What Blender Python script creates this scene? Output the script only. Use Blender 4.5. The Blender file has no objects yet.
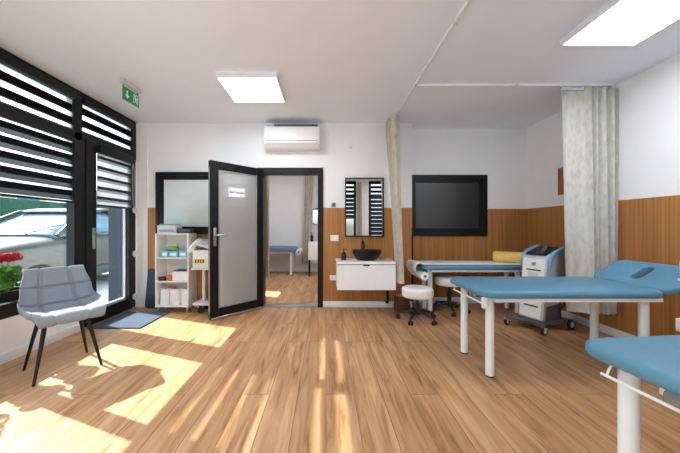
import bpy, bmesh, math, random
from mathutils import Vector, Matrix, Euler
random.seed(7)
S = bpy.context.scene
C = S.collection
PI = math.pi

# ------------------------------------------------------------------ materials
def lin(r, g, b):
    f = lambda c: (c/255/12.92) if c/255 <= .04045 else ((c/255+.055)/1.055)**2.4
    return (f(r), f(g), f(b), 1)

def newmat(name):
    m = bpy.data.materials.new(name); m.use_nodes = True
    nt = m.node_tree
    for n in list(nt.nodes): nt.nodes.remove(n)
    out = nt.nodes.new('ShaderNodeOutputMaterial')
    return m, nt, out

def N(nt, typ, **kw):
    n = nt.nodes.new(typ)
    for k, v in kw.items():
        if k.startswith('i_'):
            n.inputs[k[2:].replace('_', ' ')].default_value = v
        else: setattr(n, k, v)
    return n

def noise_col(nt, c1, c2, scale=8, stretch=(1, 1, 1), detail=3, lo=.35, hi=.65):
    tc = N(nt, 'ShaderNodeTexCoord'); mp = N(nt, 'ShaderNodeMapping')
    mp.inputs['Scale'].default_value = stretch
    nz = N(nt, 'ShaderNodeTexNoise'); nz.inputs['Scale'].default_value = scale; nz.inputs['Detail'].default_value = detail
    rp = N(nt, 'ShaderNodeValToRGB')
    rp.color_ramp.elements[0].color = c1; rp.color_ramp.elements[1].color = c2
    rp.color_ramp.elements[0].position = lo; rp.color_ramp.elements[1].position = hi
    L = nt.links.new
    L(tc.outputs['Object'], mp.inputs['Vector']); L(mp.outputs['Vector'], nz.inputs['Vector']); L(nz.outputs['Fac'], rp.inputs['Fac'])
    return rp.outputs['Color'], nz.outputs['Fac']

def mat(name, col, rough=.5, metal=0., var=.06, scale=12, stretch=(1, 1, 1), bump=0., spec=.5, coat=0.):
    m, nt, out = newmat(name)
    p = N(nt, 'ShaderNodeBsdfPrincipled')
    c = lin(*col)
    c2 = tuple(min(1, x*(1+var)) for x in c[:3])+(1,); c1 = tuple(x*(1-var) for x in c[:3])+(1,)
    o, f = noise_col(nt, c1, c2, scale, stretch)
    nt.links.new(o, p.inputs['Base Color'])
    p.inputs['Roughness'].default_value = rough; p.inputs['Metallic'].default_value = metal
    p.inputs['Specular IOR Level'].default_value = spec
    p.inputs['Coat Weight'].default_value = coat
    if bump:
        b = N(nt, 'ShaderNodeBump'); b.inputs['Strength'].default_value = bump; b.inputs['Distance'].default_value = .002
        nt.links.new(f, b.inputs['Height']); nt.links.new(b.outputs['Normal'], p.inputs['Normal'])
    nt.links.new(p.outputs['BSDF'], out.inputs['Surface'])
    return m

def emit(name, col, strength):
    m, nt, out = newmat(name)
    e = N(nt, 'ShaderNodeEmission'); e.inputs['Color'].default_value = lin(*col); e.inputs['Strength'].default_value = strength
    nt.links.new(e.outputs[0], out.inputs['Surface']); return m

def floor_mat():
    m, nt, out = newmat('oak_planks'); L = nt.links.new
    p = N(nt, 'ShaderNodeBsdfPrincipled')
    tc = N(nt, 'ShaderNodeTexCoord'); mp = N(nt, 'ShaderNodeMapping')
    mp.inputs['Rotation'].default_value = (0, 0, PI/2)
    L(tc.outputs['Object'], mp.inputs['Vector'])
    br = N(nt, 'ShaderNodeTexBrick'); br.offset = .37; br.offset_frequency = 3
    br.inputs['Scale'].default_value = 1; br.inputs['Brick Width'].default_value = 1.38; br.inputs['Row Height'].default_value = .19
    br.inputs['Mortar Size'].default_value = .0026; br.inputs['Mortar Smooth'].default_value = .3; br.inputs['Bias'].default_value = 0
    br.inputs['Color1'].default_value = (0, 0, 0, 1); br.inputs['Color2'].default_value = (1, 1, 1, 1); br.inputs['Mortar'].default_value = (.5, .5, .5, 1)
    L(mp.outputs['Vector'], br.inputs['Vector'])
    # per plank shift of the grain
    sep = N(nt, 'ShaderNodeSeparateXYZ'); L(tc.outputs['Object'], sep.inputs[0])
    comb = N(nt, 'ShaderNodeCombineXYZ')
    mulx = N(nt, 'ShaderNodeMath', operation='MULTIPLY'); mulx.inputs[1].default_value = 13; L(sep.outputs['X'], mulx.inputs[0])
    muly = N(nt, 'ShaderNodeMath', operation='MULTIPLY'); muly.inputs[1].default_value = 1.0; L(sep.outputs['Y'], muly.inputs[0])
    mulz = N(nt, 'ShaderNodeMath', operation='MULTIPLY'); mulz.inputs[1].default_value = 37; L(br.outputs['Color'], mulz.inputs[0])
    L(mulx.outputs[0], comb.inputs[0]); L(muly.outputs[0], comb.inputs[1]); L(mulz.outputs[0], comb.inputs[2])
    g1 = N(nt, 'ShaderNodeTexNoise'); g1.inputs['Scale'].default_value = 1.6; g1.inputs['Detail'].default_value = 6; g1.inputs['Roughness'].default_value = .62; g1.inputs['Distortion'].default_value = .7
    L(comb.outputs[0], g1.inputs['Vector'])
    rp = N(nt, 'ShaderNodeValToRGB'); e = rp.color_ramp.elements
    e[0].position = .27; e[0].color = lin(*FLOOR_D); e[1].position = .70; e[1].color = lin(*FLOOR_L)
    em = e.new(.46); em.color = lin(*FLOOR_M)
    L(g1.outputs['Fac'], rp.inputs['Fac'])
    # plank tone
    tone = N(nt, 'ShaderNodeMapRange'); tone.inputs['To Min'].default_value = .90; tone.inputs['To Max'].default_value = 1.08
    L(br.outputs['Color'], tone.inputs['Value'])
    mx = N(nt, 'ShaderNodeMix', data_type='RGBA', blend_type='MULTIPLY'); mx.inputs['Factor'].default_value = 1
    L(rp.outputs['Color'], mx.inputs[6]); L(tone.outputs['Result'], mx.inputs[7])
    # knots
    mpk = N(nt, 'ShaderNodeMapping'); mpk.inputs['Scale'].default_value = (5.2, 1.6, 1); L(tc.outputs['Object'], mpk.inputs['Vector'])
    vo = N(nt, 'ShaderNodeTexVoronoi'); vo.inputs['Scale'].default_value = 1.25; L(mpk.outputs[0], vo.inputs['Vector'])
    kr = N(nt, 'ShaderNodeValToRGB'); kr.color_ramp.elements[0].position = .03; kr.color_ramp.elements[0].color = (.5, .42, .36, 1)
    kr.color_ramp.elements[1].position = .13; kr.color_ramp.elements[1].color = (1, 1, 1, 1)
    L(vo.outputs['Distance'], kr.inputs['Fac'])
    mk = N(nt, 'ShaderNodeMix', data_type='RGBA', blend_type='MULTIPLY'); mk.inputs['Factor'].default_value = .75
    L(mx.outputs[2], mk.inputs[6]); L(kr.outputs['Color'], mk.inputs[7])
    # seams
    ms = N(nt, 'ShaderNodeMix', data_type='RGBA', blend_type='MULTIPLY')
    sf = N(nt, 'ShaderNodeMath', operation='MULTIPLY'); sf.inputs[1].default_value = .75; L(br.outputs['Fac'], sf.inputs[0])
    L(sf.outputs[0], ms.inputs['Factor']); L(mk.outputs[2], ms.inputs[6]); ms.inputs[7].default_value = (.25, .18, .12, 1)
    L(ms.outputs[2], p.inputs['Base Color'])
    p.inputs['Roughness'].default_value = .42; p.inputs['Specular IOR Level'].default_value = .35
    b = N(nt, 'ShaderNodeBump'); b.inputs['Strength'].default_value = .12; b.inputs['Distance'].default_value = .001
    L(g1.outputs['Fac'], b.inputs['Height']); L(b.outputs[0], p.inputs['Normal'])
    L(p.outputs[0], out.inputs['Surface'])
    return m

def veneer_mat(name='oak_veneer'):
    m, nt, out = newmat(name); L = nt.links.new
    p = N(nt, 'ShaderNodeBsdfPrincipled')
    tc = N(nt, 'ShaderNodeTexCoord')
    mp = N(nt, 'ShaderNodeMapping'); mp.inputs['Scale'].default_value = (28, 28, .55); L(tc.outputs['Object'], mp.inputs[0])
    nz = N(nt, 'ShaderNodeTexNoise'); nz.inputs['Scale'].default_value = 1.3; nz.inputs['Detail'].default_value = 5; nz.inputs['Distortion'].default_value = .3
    L(mp.outputs[0], nz.inputs['Vector'])
    rp = N(nt, 'ShaderNodeValToRGB'); e = rp.color_ramp.elements
    e[0].position = .3; e[0].color = lin(*WOOD_D); e[1].position = .7; e[1].color = lin(*WOOD_L)
    L(nz.outputs['Fac'], rp.inputs['Fac'])
    # fine vertical grooves, one every 3 cm, on x + y
    sep = N(nt, 'ShaderNodeSeparateXYZ'); L(tc.outputs['Object'], sep.inputs[0])
    ad = N(nt, 'ShaderNodeMath', operation='ADD'); L(sep.outputs['X'], ad.inputs[0]); L(sep.outputs['Y'], ad.inputs[1])
    md = N(nt, 'ShaderNodeMath', operation='PINGPONG'); md.inputs[1].default_value = .015; L(ad.outputs[0], md.inputs[0])
    mr = N(nt, 'ShaderNodeMapRange'); mr.inputs['From Min'].default_value = 0; mr.inputs['From Max'].default_value = .003
    mr.inputs['To Min'].default_value = .78; mr.inputs['To Max'].default_value = 1; L(md.outputs[0], mr.inputs['Value'])
    mx = N(nt, 'ShaderNodeMix', data_type='RGBA', blend_type='MULTIPLY'); mx.inputs['Factor'].default_value = 1
    L(rp.outputs[0], mx.inputs[6]); L(mr.outputs[0], mx.inputs[7]); L(mx.outputs[2], p.inputs['Base Color'])
    p.inputs['Roughness'].default_value = .5; p.inputs['Specular IOR Level'].default_value = .3
    L(p.outputs[0], out.inputs['Surface']); return m

def glass_mat(name, tint=(255, 255, 255), refl=.08, rough=.0):
    m, nt, out = newmat(name); L = nt.links.new
    t = N(nt, 'ShaderNodeBsdfTransparent'); t.inputs[0].default_value = lin(*tint)
    g = N(nt, 'ShaderNodeBsdfGlossy'); g.inputs['Roughness'].default_value = rough
    lw = N(nt, 'ShaderNodeLayerWeight'); lw.inputs['Blend'].default_value = .12
    mr = N(nt, 'ShaderNodeMapRange'); mr.inputs['To Min'].default_value = refl*.35; mr.inputs['To Max'].default_value = min(1, refl*5); L(lw.outputs['Fresnel'], mr.inputs['Value'])
    nz, _ = noise_col(nt, (.97, .97, .97, 1), (1, 1, 1, 1), 2)
    mm = N(nt, 'ShaderNodeMix', data_type='RGBA', blend_type='MULTIPLY'); mm.inputs['Factor'].default_value = 1
    mm.inputs[7].default_value = lin(*tint); L(nz, mm.inputs[6]); L(mm.outputs[2], t.inputs[0])
    mx = N(nt, 'ShaderNodeMixShader'); L(mr.outputs[0], mx.inputs[0]); L(t.outputs[0], mx.inputs[1]); L(g.outputs[0], mx.inputs[2])
    L(mx.outputs[0], out.inputs['Surface']); return m

def frost_mat(name):
    m, nt, out = newmat(name); L = nt.links.new
    r = N(nt, 'ShaderNodeBsdfRefraction'); r.inputs['IOR'].default_value = 1.22; r.inputs['Roughness'].default_value = .32
    r.inputs['Color'].default_value = (.97, .98, .975, 1)
    c, _ = noise_col(nt, lin(232, 235, 233), lin(240, 243, 240), 3)
    t = N(nt, 'ShaderNodeBsdfTranslucent'); L(c, t.inputs['Color'])
    d = N(nt, 'ShaderNodeBsdfDiffuse'); L(c, d.inputs['Color'])
    m0 = N(nt, 'ShaderNodeMixShader'); m0.inputs[0].default_value = .62; L(t.outputs[0], m0.inputs[1]); L(d.outputs[0], m0.inputs[2])
    m1 = N(nt, 'ShaderNodeMixShader'); m1.inputs[0].default_value = .5; L(r.outputs[0], m1.inputs[1]); L(m0.outputs[0], m1.inputs[2])
    g = N(nt, 'ShaderNodeBsdfGlossy'); g.inputs['Roughness'].default_value = .12
    m2 = N(nt, 'ShaderNodeMixShader'); m2.inputs[0].default_value = .05; L(m1.outputs[0], m2.inputs[1]); L(g.outputs[0], m2.inputs[2])
    L(m2.outputs[0], out.inputs['Surface']); return m

def zebra_mat(name, period, sheer, semi, dark, open_=.45, off=0., semi_open=.08, semi_col=(120, 122, 124), sheer_col=(236, 238, 240)):
    """horizontal bands in local z: sheer (see-through), semi (overlapping layers) and dark blackout cloth"""
    m, nt, out = newmat(name); L = nt.links.new
    tc = N(nt, 'ShaderNodeTexCoord'); sep = N(nt, 'ShaderNodeSeparateXYZ'); L(tc.outputs['Object'], sep.inputs[0])
    ad = N(nt, 'ShaderNodeMath', operation='ADD'); ad.inputs[1].default_value = off+10*period; L(sep.outputs['Z'], ad.inputs[0])
    mo = N(nt, 'ShaderNodeMath', operation='MODULO'); mo.inputs[1].default_value = period; L(ad.outputs[0], mo.inputs[0])
    lt1 = N(nt, 'ShaderNodeMath', operation='LESS_THAN'); lt1.inputs[1].default_value = sheer; L(mo.outputs[0], lt1.inputs[0])
    lt2 = N(nt, 'ShaderNodeMath', operation='LESS_THAN'); lt2.inputs[1].default_value = sheer+semi; L(mo.outputs[0], lt2.inputs[0])
    def cloth(col, op):
        tr = N(nt, 'ShaderNodeBsdfTransparent')
        tl = N(nt, 'ShaderNodeBsdfTranslucent'); tl.inputs[0].default_value = lin(*col)
        df = N(nt, 'ShaderNodeBsdfDiffuse'); df.inputs[0].default_value = lin(*col)
        a = N(nt, 'ShaderNodeMixShader'); a.inputs[0].default_value = .4; L(tl.outputs[0], a.inputs[1]); L(df.outputs[0], a.inputs[2])
        b = N(nt, 'ShaderNodeMixShader'); b.inputs[0].default_value = op; L(a.outputs[0], b.inputs[1]); L(tr.outputs[0], b.inputs[2])
        return b.outputs[0]
    c, _ = noise_col(nt, lin(*[x*.85 for x in dark]), lin(*[min(255, x*1.15) for x in dark]), 60, (1, 1, 1))
    dk = N(nt, 'ShaderNodeBsdfDiffuse'); L(c, dk.inputs[0])
    m1 = N(nt, 'ShaderNodeMixShader'); L(lt2.outputs[0], m1.inputs[0]); L(dk.outputs[0], m1.inputs[1]); L(cloth(semi_col, semi_open), m1.inputs[2])
    m2 = N(nt, 'ShaderNodeMixShader'); L(lt1.outputs[0], m2.inputs[0]); L(m1.outputs[0], m2.inputs[1]); L(cloth(sheer_col, open_), m2.inputs[2])
    L(m2.outputs[0], out.inputs['Surface']); return m

def linen_mat(name, base, thread, trans=.25):
    m, nt, out = newmat(name); L = nt.links.new
    c1, f1 = noise_col(nt, lin(*base), lin(*thread), 26, (1, 1, .45), 6, .45, .72)
    c2, f2 = noise_col(nt, (.92, .92, .92, 1), (1, 1, 1, 1), 160, (1, 1, .12), 2, .35, .6)
    mx = N(nt, 'ShaderNodeMix', data_type='RGBA', blend_type='MULTIPLY'); mx.inputs['Factor'].default_value = 1
    L(c1, mx.inputs[6]); L(c2, mx.inputs[7])
    d = N(nt, 'ShaderNodeBsdfDiffuse'); L(mx.outputs[2], d.inputs[0])
    t = N(nt, 'ShaderNodeBsdfTranslucent'); L(mx.outputs[2], t.inputs[0])
    ms = N(nt, 'ShaderNodeMixShader'); ms.inputs[0].default_value = trans; L(d.outputs[0], ms.inputs[1]); L(t.outputs[0], ms.inputs[2])
    L(ms.outputs[0], out.inputs['Surface']); return m

FLOOR_D, FLOOR_M, FLOOR_L = (122, 82, 49), (180, 134, 92), (206, 166, 127)
WOOD_D, WOOD_L = (158, 104, 54), (188, 132, 78)

M = {}
M['wall'] = mat('white_wall_paint', (241, 241, 242), .85, var=.012, scale=4, spec=.2)
M['ceil'] = mat('white_ceiling_paint', (238, 243, 251), .9, var=.01, scale=3, spec=.1)
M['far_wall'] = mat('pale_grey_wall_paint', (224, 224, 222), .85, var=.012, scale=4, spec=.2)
M['floor'] = floor_mat()
M['veneer'] = veneer_mat()
M['white'] = mat('white_lacquer', (240, 240, 240), .35, var=.01, scale=5)
M['white_base'] = mat('white_baseboard_paint', (236, 236, 236), .45, var=.015, scale=6)
M['white_steel'] = mat('white_powder_coat', (232, 234, 238), .35, var=.015, scale=9)
M['black_frame'] = mat('black_window_frame', (15, 15, 17), .42, var=.08, scale=20, spec=.3)
M['black'] = mat('black_plastic', (22, 22, 24), .45, var=.1, scale=20)
M['black_metal'] = mat('black_metal', (18, 18, 19), .35, metal=.3, var=.1, scale=20)
M['rubber'] = mat('dark_rubber', (34, 34, 36), .8, var=.1, scale=30)
M['chrome'] = mat('brushed_steel', (190, 192, 196), .28, metal=1, var=.04, scale=30, stretch=(1, 1, 8))
M['grey_plastic'] = mat('grey_plastic', (148, 152, 158), .45, var=.04, scale=14)
M['shell_grey'] = mat('pale_grey_shell', (186, 190, 195), .4, var=.02, scale=12)
M['dark_grey'] = mat('charcoal_plastic', (84, 86, 94), .5, var=.05, scale=18)
M['light_grey'] = mat('light_grey_plastic', (208, 210, 214), .4, var=.02, scale=12)
M['blue'] = mat('blue_vinyl', (86, 138, 166), .42, var=.035, scale=40, bump=.06)
M['blue_dull'] = mat('grey_blue_vinyl', (98, 122, 146), .5, var=.04, scale=40, bump=.06)
M['blue_trim'] = mat('sky_blue_plastic', (112, 160, 202), .35, var=.03, scale=14)
M['yellow'] = mat('mustard_vinyl', (232, 194, 104), .5, var=.05, scale=30, bump=.06)
M['white_vinyl'] = mat('white_vinyl', (238, 236, 232), .45, var=.015, scale=30)
M['paper'] = mat('white_paper', (240, 241, 244), .85, var=.02, scale=20, bump=.1)
M['grey_fabric'] = mat('grey_woven_fabric', (140, 147, 155), .95, var=.10, scale=220, bump=.25, spec=.1)
M['mat_cloth'] = mat('blue_grey_carpet', (80, 88, 102), .97, var=.2, scale=140, bump=.4, spec=.05)
M['navy'] = mat('navy_vinyl', (34, 42, 58), .5, var=.1, scale=30)
M['navy_panel'] = mat('navy_sheet_metal', (30, 39, 56), .5, var=.08, scale=3)
M['wicker'] = mat('brown_wicker', (92, 58, 34), .7, var=.45, scale=70, stretch=(1, 1, 2), bump=.5)
M['light_wood'] = mat('warm_wood', (168, 104, 62), .5, var=.12, scale=10, stretch=(8, 1, 1))
M['mirror'] = mat('silver_mirror', (242, 243, 245), .0, metal=1, var=.005, scale=2)
M['dark_glass'] = mat('dark_tinted_glass', (40, 41, 42), .30, var=.05, scale=2, spec=.8)
M['frost_pane'] = mat('frosted_pane', (216, 225, 224), .06, var=.02, scale=2, spec=.8)
M['frost'] = frost_mat('frosted_door_glass')
M['glass'] = glass_mat('clear_window_glass', (240, 246, 244), .09)
M['linen'] = linen_mat('beige_linen', (218, 212, 198), (198, 188, 166), .15)
M['linen_grey'] = linen_mat('grey_beige_linen', (214, 213, 208), (200, 193, 178), .12)
M['lamp'] = emit('lit_lamp_diffuser', (244, 247, 255), 18.5)
M['green_sign'] = mat('exit_green', (24, 150, 78), .4, var=.03, scale=8)
M['sign_white'] = mat('sign_white', (238, 246, 240), .4, var=.01, scale=8)
M['tile_blue'] = mat('light_blue_carton', (122, 190, 212), .6, var=.12, scale=40)
M['green_pack'] = mat('green_wrap', (104, 172, 120), .6, var=.35, scale=40)
M['orange'] = mat('orange_plastic', (226, 92, 42), .45, var=.06, scale=20)
M['mint'] = mat('mint_green_plastic', (176, 218, 190), .4, var=.03, scale=10)
M['ink'] = mat('black_ink', (30, 30, 32), .7, var=.05, scale=20)
M['label_yellow'] = mat('yellow_label', (226, 206, 70), .6, var=.15, scale=60)
M['car'] = mat('silver_car_paint', (66, 70, 68), .35, metal=.1, var=.03, scale=3, coat=.15)
M['car_glass'] = mat('car_glass', (92, 122, 146), .12, var=.05, scale=2, spec=.35)
M['tyre'] = mat('tyre_rubber', (28, 28, 30), .85, var=.15, scale=40)
M['pavement'] = mat('grey_pavers', (196, 203, 214), .9, var=.12, scale=5)
M['green_fence'] = mat('green_fence_sheet', (38, 92, 74), .7, var=.18, scale=5, stretch=(1, 3, .3))
M['cream'] = mat('cream_render', (214, 200, 160), .9, var=.04, scale=2)
M['roof'] = mat('grey_roofing', (120, 112, 106), .8, var=.1, scale=3)
M['petal'] = mat('red_petals', (206, 22, 48), .85, var=.25, scale=60)
M['leaf'] = mat('geranium_leaves', (126, 178, 78), .55, var=.3, scale=25)
M['soil'] = mat('dark_soil', (52, 40, 32), .95, var=.3, scale=60, bump=.5)
M['zebra_up'] = zebra_mat('zebra_cloth_tall_bands', .135, .048, .012, (24, 24, 26), .62, off=-.012, semi_open=.0, semi_col=(52, 52, 54))
M['zebra_low'] = zebra_mat('zebra_cloth_narrow_bands', .125, .020, .046, (26, 31, 33), .5, off=-.007, semi_open=.01, semi_col=(46, 47, 49))
M['zebra_door'] = zebra_mat('zebra_cloth_pale_bands', .118, .054, .03, (58, 58, 62), .05, off=.0, semi_open=.01, semi_col=(80, 80, 82), sheer_col=(128, 129, 131))

# ------------------------------------------------------------------ mesh helpers
class MB:
    def __init__(s): s.bm = bmesh.new()
    def _merge(s, o, mtx=None):
        me = bpy.data.meshes.new('t'); o.to_mesh(me); o.free()
        if mtx is not None: me.transform(mtx)
        s.bm.from_mesh(me); bpy.data.meshes.remove(me); return s
    def box(s, x0, x1, y0, y1, z0, z1, bev=0., seg=2, mtx=None):
        b = bmesh.new()
        vs = [b.verts.new((x, y, z)) for x in (x0, x1) for y in (y0, y1) for z in (z0, z1)]
        for f in ((0, 1, 3, 2), (4, 6, 7, 5), (0, 4, 5, 1), (2, 3, 7, 6), (0, 2, 6, 4), (1, 5, 7, 3)): b.faces.new([vs[i] for i in f])
        if bev: bmesh.ops.bevel(b, geom=list(b.edges), offset=bev, segments=seg, profile=.5, affect='EDGES')
        bmesh.ops.recalc_face_normals(b, faces=b.faces)
        return s._merge(b, mtx)
    def rings(s, rings, cap=True, closed=True, mtx=None):
        b = bmesh.new(); R = [[b.verts.new(p) for p in r] for r in rings]; n = len(R[0])
        for i in range(len(R)-1):
            for j in range(n if closed else n-1):
                k = (j+1) % n
                try: b.faces.new((R[i][j], R[i][k], R[i+1][k], R[i+1][j]))
                except ValueError: pass
        if cap and closed:
            b.faces.new(R[0][::-1]); b.faces.new(R[-1])
        bmesh.ops.remove_doubles(b, verts=b.verts, dist=1e-6)
        bmesh.ops.recalc_face_normals(b, faces=b.faces)
        return s._merge(b, mtx)
    def cyl(s, p0, p1, r0, r1=None, n=20, bev=0.):
        r1 = r0 if r1 is None else r1
        p0, p1 = Vector(p0), Vector(p1); d = p1-p0; q = d.to_track_quat('Z', 'Y'); Ln = d.length
        prof = [(r0, 0), (r1, Ln)] if not bev else [(r0-bev, 0), (r0-bev*.3, bev*.3), (r0, bev), (r1, Ln-bev), (r1-bev*.3, Ln-bev*.3), (r1-bev, Ln)]
        rings = [[p0+q @ Vector((r*math.cos(2*PI*k/n), r*math.sin(2*PI*k/n), h)) for k in range(n)] for r, h in prof]
        return s.rings(rings)
    def lathe(s, prof, c=(0, 0, 0), n=28, sy=1., axis='Z'):
        rings = []
        for r, h in prof:
            ring = []
            for k in range(n):
                a = 2*PI*k/n; x, y = max(r, 1e-5)*math.cos(a), max(r, 1e-5)*math.sin(a)*sy
                p = {'Z': (x, y, h), 'X': (h, x, y), 'Y': (x, h, y)}[axis]
                ring.append(Vector(p)+Vector(c))
            rings.append(ring)
        if prof[0] == prof[-1]: return s.rings(rings, cap=False)
        return s.rings(rings)
    def tube(s, pts, r, n=10):
        pts = [Vector(p) for p in pts]; rings = []
        t0 = (pts[1]-pts[0]).normalized(); up = Vector((0, 0, 1)) if abs(t0.z) < .9 else Vector((1, 0, 0))
        u = t0.cross(up).normalized()
        for i, p in enumerate(pts):
            t = (pts[min(i+1, len(pts)-1)]-pts[max(i-1, 0)]).normalized()
            u = (u-t*u.dot(t)).normalized(); v = t.cross(u)
            rr = r[i] if isinstance(r, (list, tuple)) else r
            rings.append([p+u*rr*math.cos(2*PI*k/n)+v*rr*math.sin(2*PI*k/n) for k in range(n)])
        return s.rings(rings)
    def prism(s, poly, a0, a1, axis='Y', bev=0.):
        """2D outline extruded along an axis: axis Y -> poly is (x,z), X -> (y,z), Z -> (x,y)"""
        b = bmesh.new()
        def P(p, a): return {'Y': (p[0], a, p[1]), 'X': (a, p[0], p[1]), 'Z': (p[0], p[1], a)}[axis]
        A = [b.verts.new(P(p, a0)) for p in poly]; B = [b.verts.new(P(p, a1)) for p in poly]; n = len(poly)
        b.faces.new(A); b.faces.new(B[::-1])
        for i in range(n): b.faces.new((A[i], B[i], B[(i+1) % n], A[(i+1) % n]))
        bmesh.ops.recalc_face_normals(b, faces=b.faces)
        if bev: bmesh.ops.bevel(b, geom=list(b.edges), offset=bev, segments=2, profile=.5, affect='EDGES')
        return s._merge(b)
    def slab(s, x0, x1, y0, y1, z0, z1, cr=.05, er=.02, mtx=None, seg=6, puff=0.):
        """cushion: rounded corners (cr) and rounded edges (er)"""
        def loop(ins, z):
            pts = []; c = max(cr-ins, .002)
            X0, X1, Y0, Y1 = x0+ins, x1-ins, y0+ins, y1-ins
            for cx, cy, a0 in ((X1-c, Y1-c, 0), (X0+c, Y1-c, PI/2), (X0+c, Y0+c, PI), (X1-c, Y0+c, 1.5*PI)):
                for k in range(seg+1):
                    a = a0+k*PI/2/seg; pts.append(Vector((cx+c*math.cos(a), cy+c*math.sin(a), z)))
            return pts
        R = []
        for k in range(5):
            a = PI/2*k/4; R.append(loop(er*(1-math.sin(a)), z0+er*(1-math.cos(a))))
        for k in range(5):
            a = PI/2*k/4; R.append(loop(er*(1-math.cos(a)), z1-er*(1-math.sin(a))))
        if puff: R.append(loop(min(cr, (y1-y0)*.3), z1+puff))
        return s.rings(R, mtx=mtx)
    def build(s, name, m, parent=None, loc=None, smooth=True, ang=38):
        bm = s.bm
        if smooth:
            lim = math.radians(ang)
            for f in bm.faces: f.smooth = True
            for e in bm.edges:
                if len(e.link_faces) == 2 and e.calc_face_angle(0) > lim: e.smooth = False
        me = bpy.data.meshes.new(name); bm.to_mesh(me); bm.free()
        me.materials.append(m)
        o = bpy.data.objects.new(name, me); C.objects.link(o)
        if parent: o.parent = parent
        if loc: o.location = loc
        return o

def tag(o, label, cat, group=None, kind=None):
    o['label'] = label; o['category'] = cat
    if group: o['group'] = group
    if kind: o['kind'] = kind
    return o
def thing(name, label, cat, loc=(0, 0, 0), rz=0., group=None, kind=None):
    o = bpy.data.objects.new(name, None); C.objects.link(o); o.empty_display_size = .1
    o.location = loc; o.rotation_euler = (0, 0, rz)
    return tag(o, label, cat, group, kind)
def struct(o, label=None, cat=None):
    o['kind'] = 'structure'
    if label: o['label'] = label
    if cat: o['category'] = cat
    return o
def dup(o, loc=None, rz=None, label=None, parent=None):
    c = o.copy(); C.objects.link(c)
    if parent: c.parent = parent
    if loc is not None: c.location = loc
    if rz is not None: c.rotation_euler = (0, 0, rz)
    if label: c['label'] = label
    for ch in [x for x in S.objects if x.parent == o]: dup(ch, parent=c)
    return c

# ------------------------------------------------------------------ room
XL, XR, YB, YR, YF, H = -2.67, 2.99, 3.96, 4.18, -0.98, 2.6
XS, YO = 1.216, 7.09
SLAB = .12
b = MB(); b.box(XL-.32, XR+.2, YF-.2, YO+.2, -.2, 0)
struct(b.build('floor', M['floor']), 'warm oak plank floor of the treatment room', 'floor')
b = MB(); b.box(XL-.32, XR+.2, YF-.2, YO+.2, H, H+.2)
struct(b.build('ceiling', M['ceil']), 'plain white ceiling above the treatment room', 'ceiling')

# back wall with the doorway cut, then the deeper bay behind the far couch
D0, D1, DT = -.976, -.042, 1.964
b = MB()
b.box(XL-.1, D0, YB, YB+SLAB, 0, H); b.box(D1, XS, YB, YB+SLAB, 0, H); b.box(D0, D1, YB, YB+SLAB, DT, H)
b.box(XS-SLAB, XS, YB+SLAB, YR+SLAB, 0, H); b.box(XS, XR+.2, YR, YR+SLAB, 0, H)
struct(b.build('wall_back', M['wall'], smooth=False), 'white back wall with the open doorway', 'wall')
b = MB(); b.box(XR, XR+.2, YF-.2, YR+SLAB, 0, H)
struct(b.build('wall_right', M['wall'], smooth=False), 'white right wall above oak panelling', 'wall')
# left wall: parapet below the glazing, pier beside the door, wall of the next room with a slit window
b = MB()
b.box(XL-.30, XL, YF-.2, 3.05, -.15, .37); b.box(XL-.10, XL, 3.92, 4.08, 0, H); b.box(XL-.30, XL, 3.05, 3.92, -.15, .0)
for y0, y1, z0, z1 in ((4.08, 5.2, 0, H), (5.6, YO+.2, 0, H), (5.2, 5.6, 0, 1.35), (5.2, 5.6, 1.66, H)): b.box(XL-.1, XL, y0, y1, z0, z1)
struct(b.build('wall_left', M['wall'], smooth=False), 'low white wall under the black glazing', 'wall')
b = MB(); b.box(XL, -2.517, YB-.012, YB, 0, H)
struct(b.build('trim_1', M['wall'], smooth=False), 'narrow white pier strip between glazed door and oak panelling', 'trim')
# rear wall behind the camera with its two glazed openings
RA0, RA1, RB0, RB1 = -2.5, .95, 1.35, 2.7
b = MB()
b.box(XL-.3, RA0, YF-.2, YF, 0, H); b.box(RA1, RB0, YF-.2, YF, 0, H); b.box(RB1, XR+.2, YF-.2, YF, 0, H)
for a0, a1 in ((RA0, RA1), (RB0, RB1)): b.box(a0, a1, YF-.2, YF, -.15, .3); b.box(a0, a1, YF-.2, YF, 2.58, H)
struct(b.build('wall_front', M['wall'], smooth=False), 'white front wall behind the viewer with two glazed openings', 'wall')
# next room
b = MB(); b.box(XL-.1, 1.4, YO, YO+.1, 0, H); b.box(XS-SLAB, XS, YR+SLAB, YO, 0, H)
struct(b.build('wall_far', M['far_wall'], smooth=False), 'pale grey wall of the room beyond the doorway', 'wall')

# oak panelling up to 1.40 m
WT, WH = .014, 1.40
def panel(name, x0, x1, y0, y1, label):
    bb = MB(); bb.box(x0, x1, y0, y1, 0, WH, .002, 1); return struct(bb.build(name, M['veneer']), label, 'wall panelling')
panel('trim_2', -2.517, D0+.005, YB-WT, YB, 'oak panelling behind the white shelf unit')
panel('trim_3', D1-.005, XS, YB-WT, YB, 'oak panelling behind the floating washstand')
panel('trim_4', XS, XR, YR-WT, YR, 'oak panelling behind the paper-covered couch')
panel('trim_5', XR-WT, XR, YF, YR-WT, 'oak panelling along the right wall')
b = MB(); b.box(XS-.012, XS+.012, YB-.02, YB+.002, 0, 1.12, .003, 1)
struct(b.build('trim_6', M['black_frame']), 'thin black vertical strip on the panelling corner below the dark window', 'trim')
BH, BT = .085, .014
def base(name, x0, x1, y0, y1, label):
    bb = MB(); bb.box(x0, x1, y0, y1, 0, BH, .004, 2); return struct(bb.build(name, M['white_base']), label, 'baseboard')
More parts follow.
